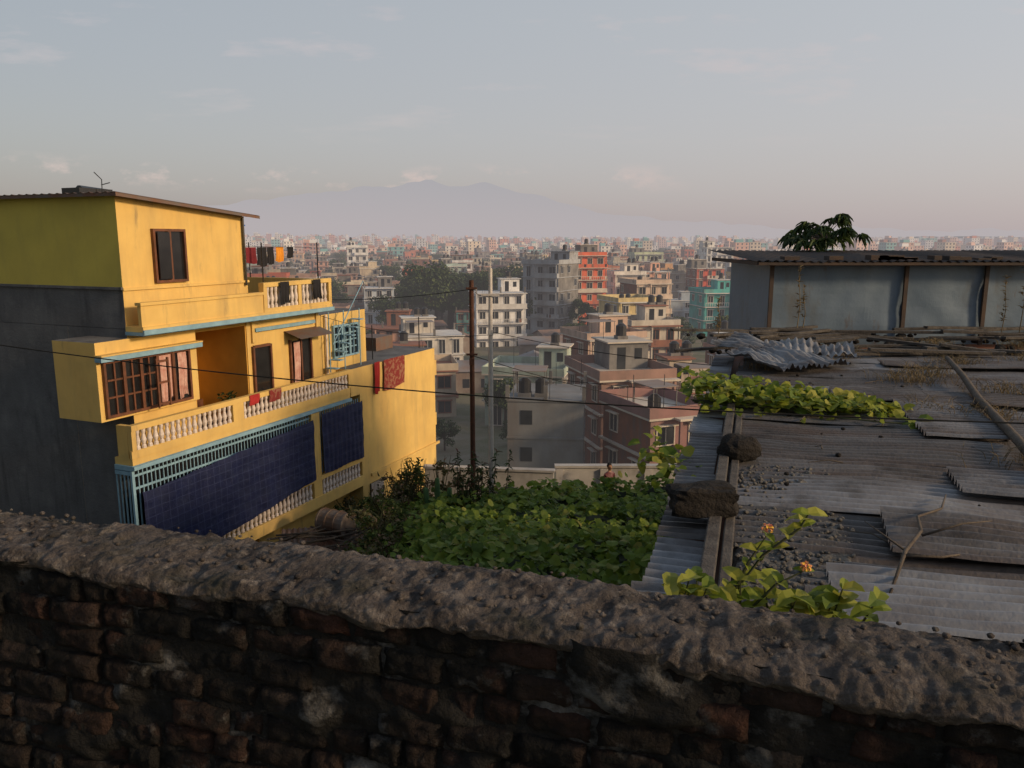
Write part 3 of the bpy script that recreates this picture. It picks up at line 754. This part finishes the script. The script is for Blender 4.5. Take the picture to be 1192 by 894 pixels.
# ------------------------------------------------------------------ tin roof building
RANG=math.atan2(-.29,.957)
RO=(.69,4.25,0)
shed=empty('tin_roofed_house',RO,RANG)
m_sheet=M('corrugated_iron',(0,0,0),scale=1.6,island=[(0,(.12,.113,.112)),(.4,(.16,.152,.152)),(.8,(.20,.195,.20)),(1,(.25,.25,.265))],metal=.3,rough=.5,bump=.25,bscale=25,dirt=(.095,.066,.052),dscale=(.6,2.6,2.6),dlo=.46,dhi=.72,spec=.4,dirt2=(.052,.046,.044),d2scale=(1.1,1.1,1.1),d2lo=.52,d2hi=.68)
m_sheet2=M('corrugated_iron_pale',(.28,.29,.31),(.19,.19,.20),scale=2,metal=.3,rough=.48,bump=.2,bscale=25,dirt=(.12,.09,.075),dscale=(.6,2,2),dlo=.48,dhi=.72,dirt2=(.07,.064,.06),d2scale=(1.3,1.3,1.3),d2lo=.52,d2hi=.7)
m_beam=M('old_beam',(.11,.10,.09),(.06,.052,.048),scale=8,bump=.6)
m_grav=M('gravel',(.20,.19,.175),(.09,.085,.08),scale=25,bump=1,bscale=60)
mb=MB()
def zroof(a,b): return -2.02+.012*a+.03*fbm(a*.4,b*.4,4)
def sheet(a0,b0,L,W,zo,tilt,rot,mi,na=9,sk=0):
    per=.125; nb=int(W/per*10); vs=[]
    ca,sa=math.cos(rot),math.sin(rot); ph=R.uniform(0,6)
    for j in range(nb+1):
        v=W*j/nb
        for i in range(na):
            u=L*i/(na-1)
            x=a0+u*ca-v*sa; y_=b0+u*sa+v*ca
            z=zroof(x,y_)+zo+tilt*(1-v/W)*1+.027*math.sin(2*math.pi*v/per)+.03*fbm(x*.9+ph,y_*.9,ph,3)
            if i in(0,na-1): z+=R.uniform(-.006,.006)
            vs.append((x,y_,z))
    mb.add(vs,[(j*na+i,j*na+i+1,(j+1)*na+i+1,(j+1)*na+i) for j in range(nb) for i in range(na-1)],mi)
b=-2.2
while b<11.5:
    sheet(-.0+R.uniform(-.04,.04),b,.34,.85,-.03,.02,0,R.choice([0,0,1]),3); b+=.8
b=-2.2; row=0
while b<11:
    a=.46+R.uniform(-.05,.05)
    while a<12:
        L=R.choice([1.8,2.4,2.4,3.0])
        if not (row in(1,2,3) and a<.7):
            sheet(a,b,L+.12,.90,R.uniform(0,.012)+.01*(len(mb.v)%3),.018,R.uniform(-.02,.02),0 if R.random()<.8 else 1)
        else:
            sheet(a+.85-.22*row*.5,b,L-.75+.11*row,.90,.01,.02,R.uniform(-.02,.02),0)
        a+=L
    b+=.78; row+=1
for (x_,y_,L,W,rt,mi) in ((1.1,-.2,1.7,.8,.02,1),(1.5,.9,2.0,.8,-.04,0),(2.9,.3,1.8,1.3,.05,1),(2.2,2.3,2.2,.8,-.06,0),(3.6,3.2,2.4,.8,.03,0),(1.6,6.0,2.6,.8,-.02,0),(4.2,7.0,2.2,.8,.05,1),(2.6,9.0,2.4,.8,0,0),(5.0,1.6,1.6,.9,.12,1),(2.3,4.2,.8,1.9,.02,0),(4.4,4.6,.8,2.2,-.03,1)):
    sheet(x_,y_,L,W,.07,.02,rt,mi)
mb.obj('corrugated_sheets',[m_sheet,m_sheet2],shed,smooth=True)
mb=MB()
mb.box(.36,.45,-2.2,5.3,-2.01,-1.90,0,None)
mb.box(.47,.54,-2.2,5.0,-2.0,-1.93,0)
mb.obj('roof_beam',[m_beam],shed,bevel=.01)
mb=MB(); mb.box(.12,12,-2.1,11.3,-12,-2.14,0); mb.obj('walls',[m_brk],shed)
mb=MB(); n=90
vs=[]
for j in range(n):
    for i in range(26):
        a=.54+.75*i/25; b=-.6+3.4*j/(n-1); vs.append((a,b,-1.985+.03*fbm(a*12,b*12,1)+.02*fbm(a*30,b*30)-(.05 if i in (0,25) else 0)))
mb.add(vs,[(j*26+i,j*26+i+1,(j+1)*26+i+1,(j+1)*26+i) for j in range(n-1) for i in range(25)],0)
for i in range(800):
    rock(mb,(R.uniform(.55,1.25)+R.gauss(0,.05),R.uniform(-.6,2.9),-1.97),R.uniform(.007,.022),seed=i,nu=7,nv=5)
mb.obj('gravel',[m_grav],shed,smooth=True)
m_blackr=M('blackened_wood',(.022,.02,.019),(.035,.031,.028),scale=9,bump=.8,bscale=25,spec=.15)
mb=MB(); rock(mb,(1.36,5.4,-1.82),.27,(1.1,.6,.5),0,3,True,24,14); mb.obj('charred_log',[m_blackr])
mb=MB(); rock(mb,(2.07,6.95,-1.86),.19,(1.05,.8,.72),0,9,False,20,12); mb.obj('dark_stone',[m_blackr])
m_stick=M('dry_wood',(.11,.09,.07),(.07,.055,.045),scale=10,bump=.4)
mb=MB(); mb.tube([(6.8,12.2,-1.8),(6.2,10.7,-1.82),(5.5,9.1,-1.84),(4.75,7.2,-1.84),(4.2,5.9,-1.84)],[.035,.04,.045,.045,.04],8); mb.obj('wooden_pole',[m_stick],smooth=True)
mb=MB(); mb.tube([(2.1,4.1,-1.93),(2.4,4.55,-1.86),(2.62,4.8,-1.83),(2.75,5.1,-1.84),(3.05,5.35,-1.87),(3.3,5.75,-1.9)],[.008,.013,.012,.01,.008,.005],6)
mb.tube([(2.6,4.75,-1.84),(2.85,4.75,-1.76),(3.1,4.85,-1.78)],[.009,.007,.003],5); mb.tube([(2.35,4.5,-1.87),(2.6,4.5,-1.88),(2.8,4.6,-1.9)],[.012,.009,.004],5); mb.tube([(2.4,4.55,-1.86),(2.3,4.9,-1.8)],[.008,.003],5); mb.obj('dry_branch',[m_stick],smooth=True)
mb=MB()
for i in range(60):
    x=R.uniform(1.5,9); y=R.uniform(4.5,13); 
    if x<.9+.3*(y-4.25)+.2: continue
    a=R.uniform(0,3.14); L=R.uniform(.08,.5)
    mb.tube([(x,y,-1.95),(x+L*.5*math.cos(a)+.03,y+L*.5*math.sin(a),-1.93),(x+L*math.cos(a),y+L*math.sin(a),-1.95)],[.008,.006,.003],4)
mb.obj('scattered_twigs',[m_stick])
mb=MB()
for q,(cx_,cy_,L,W,rz,amp) in enumerate(((4.3,12.2,1.5,1.2,.5,.12),(4.9,12.9,1.4,.9,-.3,.15),(3.9,13.1,1.0,.8,.9,.1))):
    n=60;k2=20;vs=[]
    for j in range(k2):
        for i in range(n):
            u=(i/(n-1)-.5)*L; v=(j/(k2-1)-.5)*W
            vs.append((cx_+u*math.cos(rz)-v*math.sin(rz),cy_+u*math.sin(rz)+v*math.cos(rz),-1.78+.05*q+.03*math.sin(u*55)+amp*fbm(u*2,v*2,q)+.12*v))
    mb.add(vs,[(j*n+i,j*n+i+1,(j+1)*n+i+1,(j+1)*n+i) for j in range(k2-1) for i in range(n-1)],0)
mb.obj('crumpled_iron_sheets',[m_sheet2],smooth=True)
mb=MB()
for i in range(44):
    x=R.uniform(4.2,12); y=R.uniform(13.0,16.4); L=R.uniform(.8,3.2); a=R.gauss(0,.25)
    mt=Matrix.Translation((x,y,-1.92+R.uniform(0,.17)))@Matrix.Rotation(a,4,'Z')@Matrix.Rotation(R.gauss(0,.05),4,'Y')
    mb.box(-L/2,L/2,-.06,.06,-.025,.025,0,mt)
mb.obj('timber_pile',[m_beam],bevel=.006)
mb=MB()
for i in range(150):
    rock(mb,(R.uniform(3.6,12),R.uniform(13.5,16.5),-1.94),R.uniform(.03,.09),seed=i)
for i in range(90):
    yy=R.uniform(5,12); rock(mb,(1.5+.3*(yy-4.25)+R.uniform(0,6),yy,-1.95),R.uniform(.01,.03),seed=i,nu=8,nv=5)
mb.obj('roof_rubble',[m_blackr],smooth=True)
m_dry=leafmat('dry_grass',[(0,(.16,.12,.06)),(1,(.28,.21,.11))],.2)
mb=MB()
def tuft(cx_,cy_,cz,n,h,sp):
    for i in range(n):
        a=R.uniform(0,6.28); l=h*R.uniform(.4,1); ox,oy=R.gauss(0,sp),R.gauss(0,sp)
        mb.tube([(cx_+ox,cy_+oy,cz),(cx_+ox+.25*l*math.cos(a),cy_+oy+.25*l*math.sin(a),cz+l*.6),(cx_+ox+.7*l*math.cos(a),cy_+oy+.7*l*math.sin(a),cz+l*.8)],[.004,.003,.001],3,0,False)
for (x_,y_,n_) in ((7.0,12.3,240),(6.2,11.6,160),(5.3,8.6,120),(4.9,9.0,90),(8.5,12.6,220),(3.9,12.2,60),(5.6,13.5,220),(7.8,14.5,250),(9.5,14.5,220),(4.6,6.6,90),(6.4,10.0,160),(5.6,10.9,200)):
    tuft(x_,y_,-1.97,n_,.26,.2)
mb.obj('dry_grass',[m_dry])
mb=MB()
for (x_,y_,h_) in ((5.75,15.9,1.5),(5.9,16,1.1),(10.2,15.8,1.9),(9.9,15.9,1.3),(10.5,15.7,1.5),(4.0,15.3,.9)):
    mb.tube([(x_,y_,-2),(x_+.05,y_,-2+h_*.5),(x_-.03,y_,-2+h_)],[.012,.008,.003],4,0)
    for k in range(26):
        z_=-2+h_*R.uniform(.3,1); mb.leaf((x_,y_,z_),.1,(R.gauss(0,1),R.gauss(0,1),.6),(0,0,1),0,w=.35)
mb.obj('dry_weed_stalks',[m_dry])

m_bluegrey=M('painted_tin',(.145,.20,.27),(.115,.165,.225),scale=.8,rough=.55,bump=.06,bscale=3,dirt=(.11,.125,.14),dscale=(1.0,1.0,.5),dlo=.52,dhi=.7,metal=.1,dirt2=(.12,.08,.055),d2scale=(2.5,2.5,.8),d2lo=.62,d2hi=.76)
m_roofd=M('dark_roof_sheet',(.05,.045,.045),(.09,.06,.045),scale=2)
mb=MB()
xs_=[5.5,8.35,10.05,11.9,14]
for a,b in zip(xs_,xs_[1:]):
    n=40;vs=[]
    for j in range(14):
        for i in range(n):
            x=a+(b-a)*i/(n-1); z=-2.2+1.75*j/13; vs.append((x,16.9-.035*fbm(x*1.2,z*1.2,a,2),z))
    mb.add(vs,[(j*n+i,j*n+i+1,(j+1)*n+i+1,(j+1)*n+i) for j in range(13) for i in range(n-1)],0)
for x in xs_: mb.box(x-.04,x+.04,16.80,16.86,-2.2,-.45,1)
mb.box(5.5,14,16.96,20,-2.2,-.46,0)
mb.box(5.45,14,16.8,16.88,-.52,-.44,1)
vs=[]
for i in range(2):
    for k in range(200): vs.append((5.05+9*k/199,16.45 if i==0 else 20.4,(-.42 if i==0 else -.25)+.02*math.sin(k*1.6)+.02*fbm(k*.05,i*3)))
mb.add(vs,[(k,k+1,201+k,200+k) for k in range(199)],1)
mb.box(5.1,14,16.47,16.52,-.50,-.44,1); mb.box(5.08,5.14,16.5,20.3,-.5,-.42,1)
for k in range(26):
    x=R.uniform(5.6,13); mb.box(x,x+R.uniform(.15,.5),16.7,17.0,-.40,-.36+R.uniform(0,.07),1)
mb.box(5.6,13.9,17,20,-12,-2.2,2)
mo=mb.obj('tin_shed',[m_bluegrey,m_roofd,m_brk],smooth=False)

m_pap=leafmat('papaya_foliage',[(0,(.03,.055,.018)),(1,(.08,.125,.035))],.25)
mb=MB(); px,py=7.95,20.6
mb.tube([(px,py,-10),(px+.1,py,-4),(px,py,-.3),(px,py,.2)],[.16,.13,.09,.05],8,1)
for i in range(34):
    a=i*2.4+R.uniform(-.3,.3); el=R.uniform(.0,1.2); L=R.uniform(.5,1.05)
    d=Vector((math.cos(a)*math.cos(el),math.sin(a)*math.cos(el),math.sin(el)*.75))
    b0=Vector((px,py,-.1+R.uniform(-.1,.2))); e=b0+d*L
    mb.tube([b0,b0+d*L*.5+Vector((0,0,.05)),e],[.014,.01,.007],4,1)
    out=Vector((d.x,d.y,0)).normalized()
    side=out.cross(Vector((0,0,1)))
    for k in range(7):
        an=(k-3)*.62; dd=out*math.cos(an)+side*math.sin(an)+Vector((0,0,-.4+R.gauss(0,.25)))
        l=(.42-.04*abs(k-3))*R.uniform(.8,1.15)
        mb.leaf(e,l,dd,(R.gauss(0,.3),R.gauss(0,.3),1),0,w=.28,droop=.3)
        mb.leaf(e+dd*l*.4,l*.35,dd+side*.8,(0,0,1),0,w=.35); mb.leaf(e+dd*l*.4,l*.35,dd-side*.8,(0,0,1),0,w=.35)
mb.obj('papaya_tree',[m_pap,m_bark])

# ------------------------------------------------------------------ garden vegetation
m_gl=leafmat('squash_leaves',[(0,(.08,.14,.02)),(.5,(.16,.25,.03)),(.9,(.26,.34,.05)),(1,(.34,.33,.08))],.4)
m_gd=leafmat('weed_leaves',[(0,(.045,.07,.02)),(.6,(.085,.14,.03)),(1,(.16,.17,.05))],.35)
m_stem=M('green_stem',(.07,.09,.035),(.05,.05,.03),bump=0)
mb=MB()
def leftedge(y): return .69+.3*(y-4.25)
def canz(x,y):
    t=(y-10)/13
    return -5.15-2.35*t+.5*fbm(x*.45,y*.45,8,3)+.2*fbm(x*1.7,y*1.7,2,2)-1.0*sstep(-1.0,-3.5,x+ (y-17)*.1)
n=0
while n<9000:
    y=R.uniform(9.5,24.5); x=R.uniform(-3.8,5.8)
    if x>leftedge(y)+.05 and y<15.6: continue
    n+=1
    z=canz(x,y)-abs(R.gauss(0,.16))+(.25 if R.random()<.06 else 0); up=Vector((R.gauss(0,.45)+.25,R.gauss(-.35,.4),1))
    a=R.uniform(0,6.28)
    mb.leaf((x,y,z),R.uniform(.09,.26),(math.cos(a),math.sin(a),R.gauss(-.15,.3)),up,0,w=1.05,fold=.12,droop=.18)
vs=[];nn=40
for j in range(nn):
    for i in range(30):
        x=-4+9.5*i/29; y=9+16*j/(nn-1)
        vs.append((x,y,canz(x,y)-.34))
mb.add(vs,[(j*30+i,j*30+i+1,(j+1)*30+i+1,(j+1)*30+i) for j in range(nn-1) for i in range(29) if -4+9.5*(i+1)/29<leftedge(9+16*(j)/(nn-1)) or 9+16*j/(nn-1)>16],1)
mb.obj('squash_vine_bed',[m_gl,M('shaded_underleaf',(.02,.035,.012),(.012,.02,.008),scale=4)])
mb=MB()
def bush(cx_,cy_,cz,r,h,n,s0,s1,mi=0,w=.6):
    for k in range(9):
        a=R.uniform(0,6.28); mb.tube([(cx_,cy_,cz-.3),(cx_+.3*r*math.cos(a),cy_+.3*r*math.sin(a),cz+h*.5),(cx_+.8*r*math.cos(a),cy_+.8*r*math.sin(a),cz+h*R.uniform(.7,1.2))],[.02,.014,.005],4,2,False)
    cl=[(Vector((R.gauss(0,.5)*r,R.gauss(0,.5)*r,h*R.uniform(.1,1.05))),r*R.uniform(.2,.45)) for _ in range(10)]
    for i in range(n):
        c,rr=R.choice(cl); v=Vector((R.gauss(0,1),R.gauss(0,1),R.gauss(0,1))).normalized()
        p=Vector((cx_,cy_,cz))+c+v*rr*R.uniform(.3,1.1)
        mb.leaf(p,R.uniform(s0,s1),(R.gauss(0,1),R.gauss(0,1),R.gauss(-.2,.5)),v+Vector((0,0,.7)),mi,w=w)
for i in range(52):
    y=R.uniform(16,27); x=-.225*y+R.uniform(-.1,4.2)*(1 if y>21 else .6)
    if x>2.0 or (y<21.5 and x<-3.7): continue
    zb=-6.3-.17*(y-10) if y<22 else -8.6-(y-22)*.22
    bush(x,y,zb-.3,R.uniform(.4,.9),R.uniform(.5,1.1),260,.06,.17,R.choice([0,0,1]),R.choice([.3,.5,.7]))
for i in range(13):
    y=R.uniform(22.5,26); x=y*R.uniform(-.175,-.055)
    bush(x,y,-8.5-(y-22)*.15,R.uniform(.35,.7),R.uniform(1.1,2.0),260,.06,.18,R.choice([0,1,1]),R.choice([.25,.4,.6]))
for i in range(8):
    y=R.uniform(18,21.5); x=y*R.uniform(-.19,-.13)
    bush(x,y,-7.9,R.uniform(.4,.7),R.uniform(.7,1.1),260,.06,.16,R.choice([0,1]),.5)
mb.obj('garden_weeds',[m_gd,leafmat('brownish_leaves',[(0,(.09,.075,.035)),(.6,(.14,.14,.05)),(1,(.23,.14,.10))]),m_stem])
mb=MB()
for i in range(15):
    a=R.uniform(0,6.28); r=R.uniform(.2,.8); h=R.uniform(1.0,2.2)
    x0,y0=-.9+R.gauss(0,.35),21.8
    top=Vector((x0+r*math.cos(a),y0+r*math.sin(a)*.6,-8.0+h)); b0=Vector((x0,y0,-8.6))
    mb.tube([b0,(b0+top)/2+Vector((0,0,.2)),top],[.02,.012,.004],4,1,False)
    for k in range(42):
        t=R.uniform(.35,1); p=b0.lerp(top,t); mb.leaf(p,R.uniform(.10,.2),(R.gauss(0,1),R.gauss(0,1),R.gauss(-.1,.4)),(0,0,1),0,w=.4)
mb.obj('garden_shrub',[leafmat('shrub_leaves',[(0,(.03,.06,.02)),(.6,(.08,.12,.035)),(1,(.20,.10,.08))]),m_stem])
mb=MB()
for (dx,dz,h,ln) in ((0,0,1.3,0),(.18,.4,.6,.15),(-.2,.3,.7,-.12)):
    mb.tube([(-2.2+dx,22.3,-8.2+dz),(-2.2+dx+ln,22.3,-8.2+dz+h*.5),(-2.2+dx+ln*1.2,22.3,-8.2+dz+h),(-2.2+dx+ln*1.2,22.3,-8.2+dz+h+.05)],[.06,.085,.07,.02],8)
mb.obj('cactus',[M('cactus_skin',(.08,.16,.06),(.05,.11,.04))],smooth=True)
mb=MB()
for i in range(680):
    t=R.random(); x=2.2+2.1*t+R.gauss(0,.12); y=9.5-.6*t+R.gauss(0,.3); hh=.36*(1-t*.7)
    mb.leaf((x,y,-1.95+R.uniform(0,hh)),R.uniform(.07,.16),(R.gauss(0,1),R.gauss(0,1),R.gauss(0,.3)),(R.gauss(0,.4),R.gauss(-.3,.4),1),0,w=.95)
for i in range(60):
    mb.leaf((1.45+R.gauss(0,.14),7.3+R.gauss(0,.35),-2.1+R.uniform(0,.15)),R.uniform(.06,.13),(R.gauss(0,1),R.gauss(0,1),R.gauss(0,.4)),(R.gauss(0,.4),R.gauss(-.3,.4),1),0)
for k in range(5):
    x=2.2; pts=[(x+j*.45,9.4-j*.17*(k*.4)+.1*math.sin(j*2+k),-1.92) for j in range(6)]; mb.tube(pts,.008,4,1)
m_vl=leafmat('vine_leaves',[(0,(.12,.19,.02)),(.5,(.24,.30,.03)),(1,(.38,.37,.06))],.4)
mb.obj('roof_vine',[m_vl,m_stem])
mb=MB()
def sprig(pts,n,s):
    pts=[Vector(p) for p in pts]; mb.tube(pts,[.006]*(len(pts)-1)+[.003],5,1)
    for k in range(n):
        t=.15+.85*k/(n-1); q=t*(len(pts)-1); i=min(int(q),len(pts)-2); p=pts[i].lerp(pts[i+1],q-i)
        for sg in (-1,1):
            a=k*1.57+R.gauss(0,.3); d=Vector((math.cos(a)*sg,math.sin(a)*sg*.6,R.uniform(-.1,.5)))
            mb.leaf(p,s*R.uniform(.6,1.1),d,(R.gauss(0,.2),-.5,1),0,w=.62,fold=.12,droop=.25)
sprig([(.80,3.0,-1.62),(.90,3.0,-1.41),(1.0,2.98,-1.24),(1.14,2.97,-1.12),(1.17,2.97,-1.06)],9,.085)
sprig([(.90,3.0,-1.41),(.94,2.95,-1.25),(1.005,2.95,-1.14)],4,.065)
sprig([(.95,3.0,-1.5),(1.05,2.95,-1.35),(1.16,2.95,-1.29)],3,.07)
for i in range(22):
    x=R.uniform(.60,1.46); h=R.uniform(-1.45,-1.30)-.05*abs(x-.95)
    sprig([(x+R.gauss(0,.08),3.05,-1.75),(x,3.0,-1.55),(x+R.gauss(0,.05),2.95+R.gauss(0,.05),h)],6,.105)
flow=M('pink_petals',(.75,.25,.22),(.80,.42,.16),scale=60,bump=0,trans=.2); flc=M('yellow_petals',(.8,.5,.08),bump=0)
for c in ((1.005,2.95,-1.115),(1.165,2.95,-1.275)):
    for k in range(26):
        v=Vector((R.gauss(0,1),R.gauss(-.4,1),R.gauss(.5,.8))).normalized(); p=Vector(c)+v*.015
        mb.leaf(p,.013,v+Vector((R.gauss(0,.8),R.gauss(0,.8),R.gauss(0,.8))),v,2 if R.random()<.75 else 3,w=1)
mb.obj('lantana_bush',[m_vl,m_stem,flow,flc])

# ------------------------------------------------------------------ compound wall, poles, person, drum, cables
m_cw=M('whitewashed_wall',(.48,.46,.44),(.36,.35,.34),scale=1.2,bump=.2,dirt=(.17,.16,.15),dscale=(1,1,.6),dlo=.48,dhi=.8)
mb=MB(); mt=Matrix.Translation((-.6,27.4,0))@Matrix.Rotation(-.12,4,'Z')
mb.box(-2.6,2.1,0,.2,-11,-8.15,0,mt); mb.box(-2.65,2.15,-.05,.25,-8.149,-8.07,0,mt)
mb.box(1.6,6.2,27.6,27.8,-11,-8.1,0); mb.box(1.55,6.2,27.55,27.85,-8.099,-8.02,0)
for x in (1.6,3.2,4.8): mb.box(x,x+.25,27.5,27.6,-11,-8.15,0)
mb.obj('compound_wall',[m_cw])
m_rust=M('rusty_steel',(.10,.045,.03),(.06,.03,.022),scale=8); m_gal=M('galvanised_steel',(.62,.58,.54),(.48,.45,.42),scale=5,rough=.6)
mb=MB(); mb.tube([(-1.28,25,-9.5),(-1.28,25,-1.22)],[.09,.075],10,0)
for z in (-1.5,-3.6): mb.box(-1.45,-1.1,24.88,24.94,z,z+.06,0)
mb.box(-1.36,-1.2,24.86,24.92,-3.9,-3.7,0); mb.obj('rusty_utility_pole',[m_rust],smooth=False)
mb=MB(); mb.tube([(-.6,22,-8.8),(-.6,22,-3.5),(-.6,22,-.75)],[.08,.07,.055],10,0); mb.tube([(-.6,22,-.75),(-.6,22,-.5)],.012,5,0); mb.box(-.68,-.52,21.91,21.95,-2.6,-2.45,0); mb.box(-.85,-.35,21.9,21.94,-1.5,-1.44,0); mb.obj('steel_flag_pole',[m_gal])
mb=MB()
A_,B_=Vector((-5.3,21.1,-7.72)),Vector((-4.5,20.7,-7.72))
mb.tube([A_,B_],.34,18,0)
for t in (0.02,.33,.66,.98):
    a=A_.lerp(B_,t); d=(B_-A_).normalized()*.02
    mb.tube([a-d,a+d],.365,18,0)
mb.obj('rusty_drum',[M('rusty_drum_steel',(.16,.12,.09),(.12,.06,.035),scale=3,dirt=(.2,.19,.18))],smooth=False)
mb=MB(); mt=Matrix.Translation((-5.2,20.7,0))@Matrix.Rotation(.25,4,'Z')
mb.box(-1.0,1.0,-.6,.7,-10,-8.12,0,mt)
vs=[]
for i in range(2):
    for k in range(121): vs.append(mt@Vector((-1.15+2.3*k/120,-.75 if i==0 else .85,-8.1+.02*math.sin(k*.8)+(0 if i==0 else .05))))
mb.add(vs,[(k,k+1,122+k,121+k) for k in range(120)],1)
mb.obj('garden_lean_to',[m_brk,m_roofm])
mb=MB()
for i in range(16):
    a=R.uniform(-.5,.6); x=-5.3+R.uniform(-.9,1.2); y=20+R.uniform(-.8,.6); L=R.uniform(.8,2.4)
    mb.tube([(x-L/2*math.cos(a),y-L/2*math.sin(a),-8.0+R.uniform(-.1,.25)),(x+L/2*math.cos(a),y+L/2*math.sin(a),-7.9+R.uniform(-.1,.45))],.03,5,0)
mb.obj('bamboo_poles',[m_stick])
m_cable=M('cable_rubber',(.015,.015,.015),bump=0)
mb=MB()
def cable(p0,p1,sag,r=.008,n=30):
    p0,p1=Vector(p0),Vector(p1); pts=[]
    for i in range(n+1):
        t=i/n; p=p0.lerp(p1,t); p.z-=sag*4*t*(1-t); pts.append(p)
    mb.tube(pts,r,5,0)
cable((-14,12,-.4),(10.5,5.4,-1.3),.75,.008)
cable((-.6,22,-2.5),(12,9,-1.2),.7,.009); cable((-.6,22,-1.5),(-1.28,25,-1.5),.1,.008); cable((-.6,22,-2.6),(-6.0,24.6,-2.3),.25,.008)
cable((-1.28,24.9,-1.5),(-14,34,-1.8),.5,.011); cable((-1.28,24.9,-3.6),(22,60,-12),1.2,.014); cable((-.6,22,-3.6),(14,26,-4.6),.5,.009)
mb.obj('overhead_cables',[m_cable],smooth=True)
def person(name,x,y,z,rot,shirt,trous):
    e=empty(name,(x,y,z),rot)
    J=[((0,0,.92),.13),((0,0,1.12),.125),((0,0,1.36),.15),((0,.0,1.46),.055),((0,-.01,1.53),.055),
       ((.17,0,1.36),.06),((.24,.02,1.1),.045),((.2,-.12,.9),.035),((.19,-.16,.82),.03),
       ((-.17,0,1.36),.06),((-.25,.0,1.1),.045),((-.24,-.06,.86),.035),((-.23,-.08,.78),.03),
       ((.09,0,.86),.09),((.1,-.03,.48),.06),((.1,.02,.08),.045),((.1,-.12,.04),.035),
       ((-.09,0,.86),.09),((-.1,.04,.48),.06),((-.11,.1,.08),.045),((-.11,-.04,.04),.035)]
    E=[(0,1),(1,2),(2,3),(3,4),(2,5),(5,6),(6,7),(7,8),(2,9),(9,10),(10,11),(11,12),(0,13),(13,14),(14,15),(15,16),(0,17),(17,18),(18,19),(19,20)]
    me=bpy.data.meshes.new('body'); me.from_pydata([j[0] for j in J],E,[]); o=bpy.data.objects.new('body',me); scene.collection.objects.link(o); o.parent=e
    sk=o.modifiers.new('skin','SKIN')
    for i,j in enumerate(J): me.skin_vertices[0].data[i].radius=(j[1],j[1]*.8)
    me.skin_vertices[0].data[0].use_root=True
    ss=o.modifiers.new('sub','SUBSURF'); ss.levels=2; ss.render_levels=2
    m=bpy.data.materials.new('clothes'); nt=nodes_of(m); tc=nt.nodes.new('ShaderNodeTexCoord'); s=nt.nodes.new('ShaderNodeSeparateXYZ'); nt.links.new(tc.outputs['Object'],s.inputs[0])
    mr=nt.nodes.new('ShaderNodeMath'); mr.operation='DIVIDE'; mr.inputs[1].default_value=1.7; nt.links.new(s.outputs['Z'],mr.inputs[0])
    c=ramp(nt,mr.outputs[0],[(0,trous),(.55,shirt),(.85,(.30,.17,.11))]); c.node.color_ramp.interpolation='CONSTANT'
    b=nt.nodes.new('ShaderNodeBsdfPrincipled'); nt.links.new(c,b.inputs[0]); finish(nt,b.outputs[0],0); me.materials.append(m)
    h=MB(); rock(h,(0,-.01,1.61),.095,(.85,1,1.2),0,0); h.tube([(0,-.1,1.62),(0,-.125,1.59)],[.01,.016],5,0); h.obj('head',[M('skin',(.30,.17,.11),bump=0)],e,smooth=True)
    h=MB(); rock(h,(0,.02,1.655),.1,(.9,1,.95),0,4); h.obj('hair',[M('hair',(.012,.01,.01),bump=0)],e,smooth=True)
person('person',3.45,26.9,th(3.45,26.9),.4,(.12,.03,.04),(.03,.03,.04))
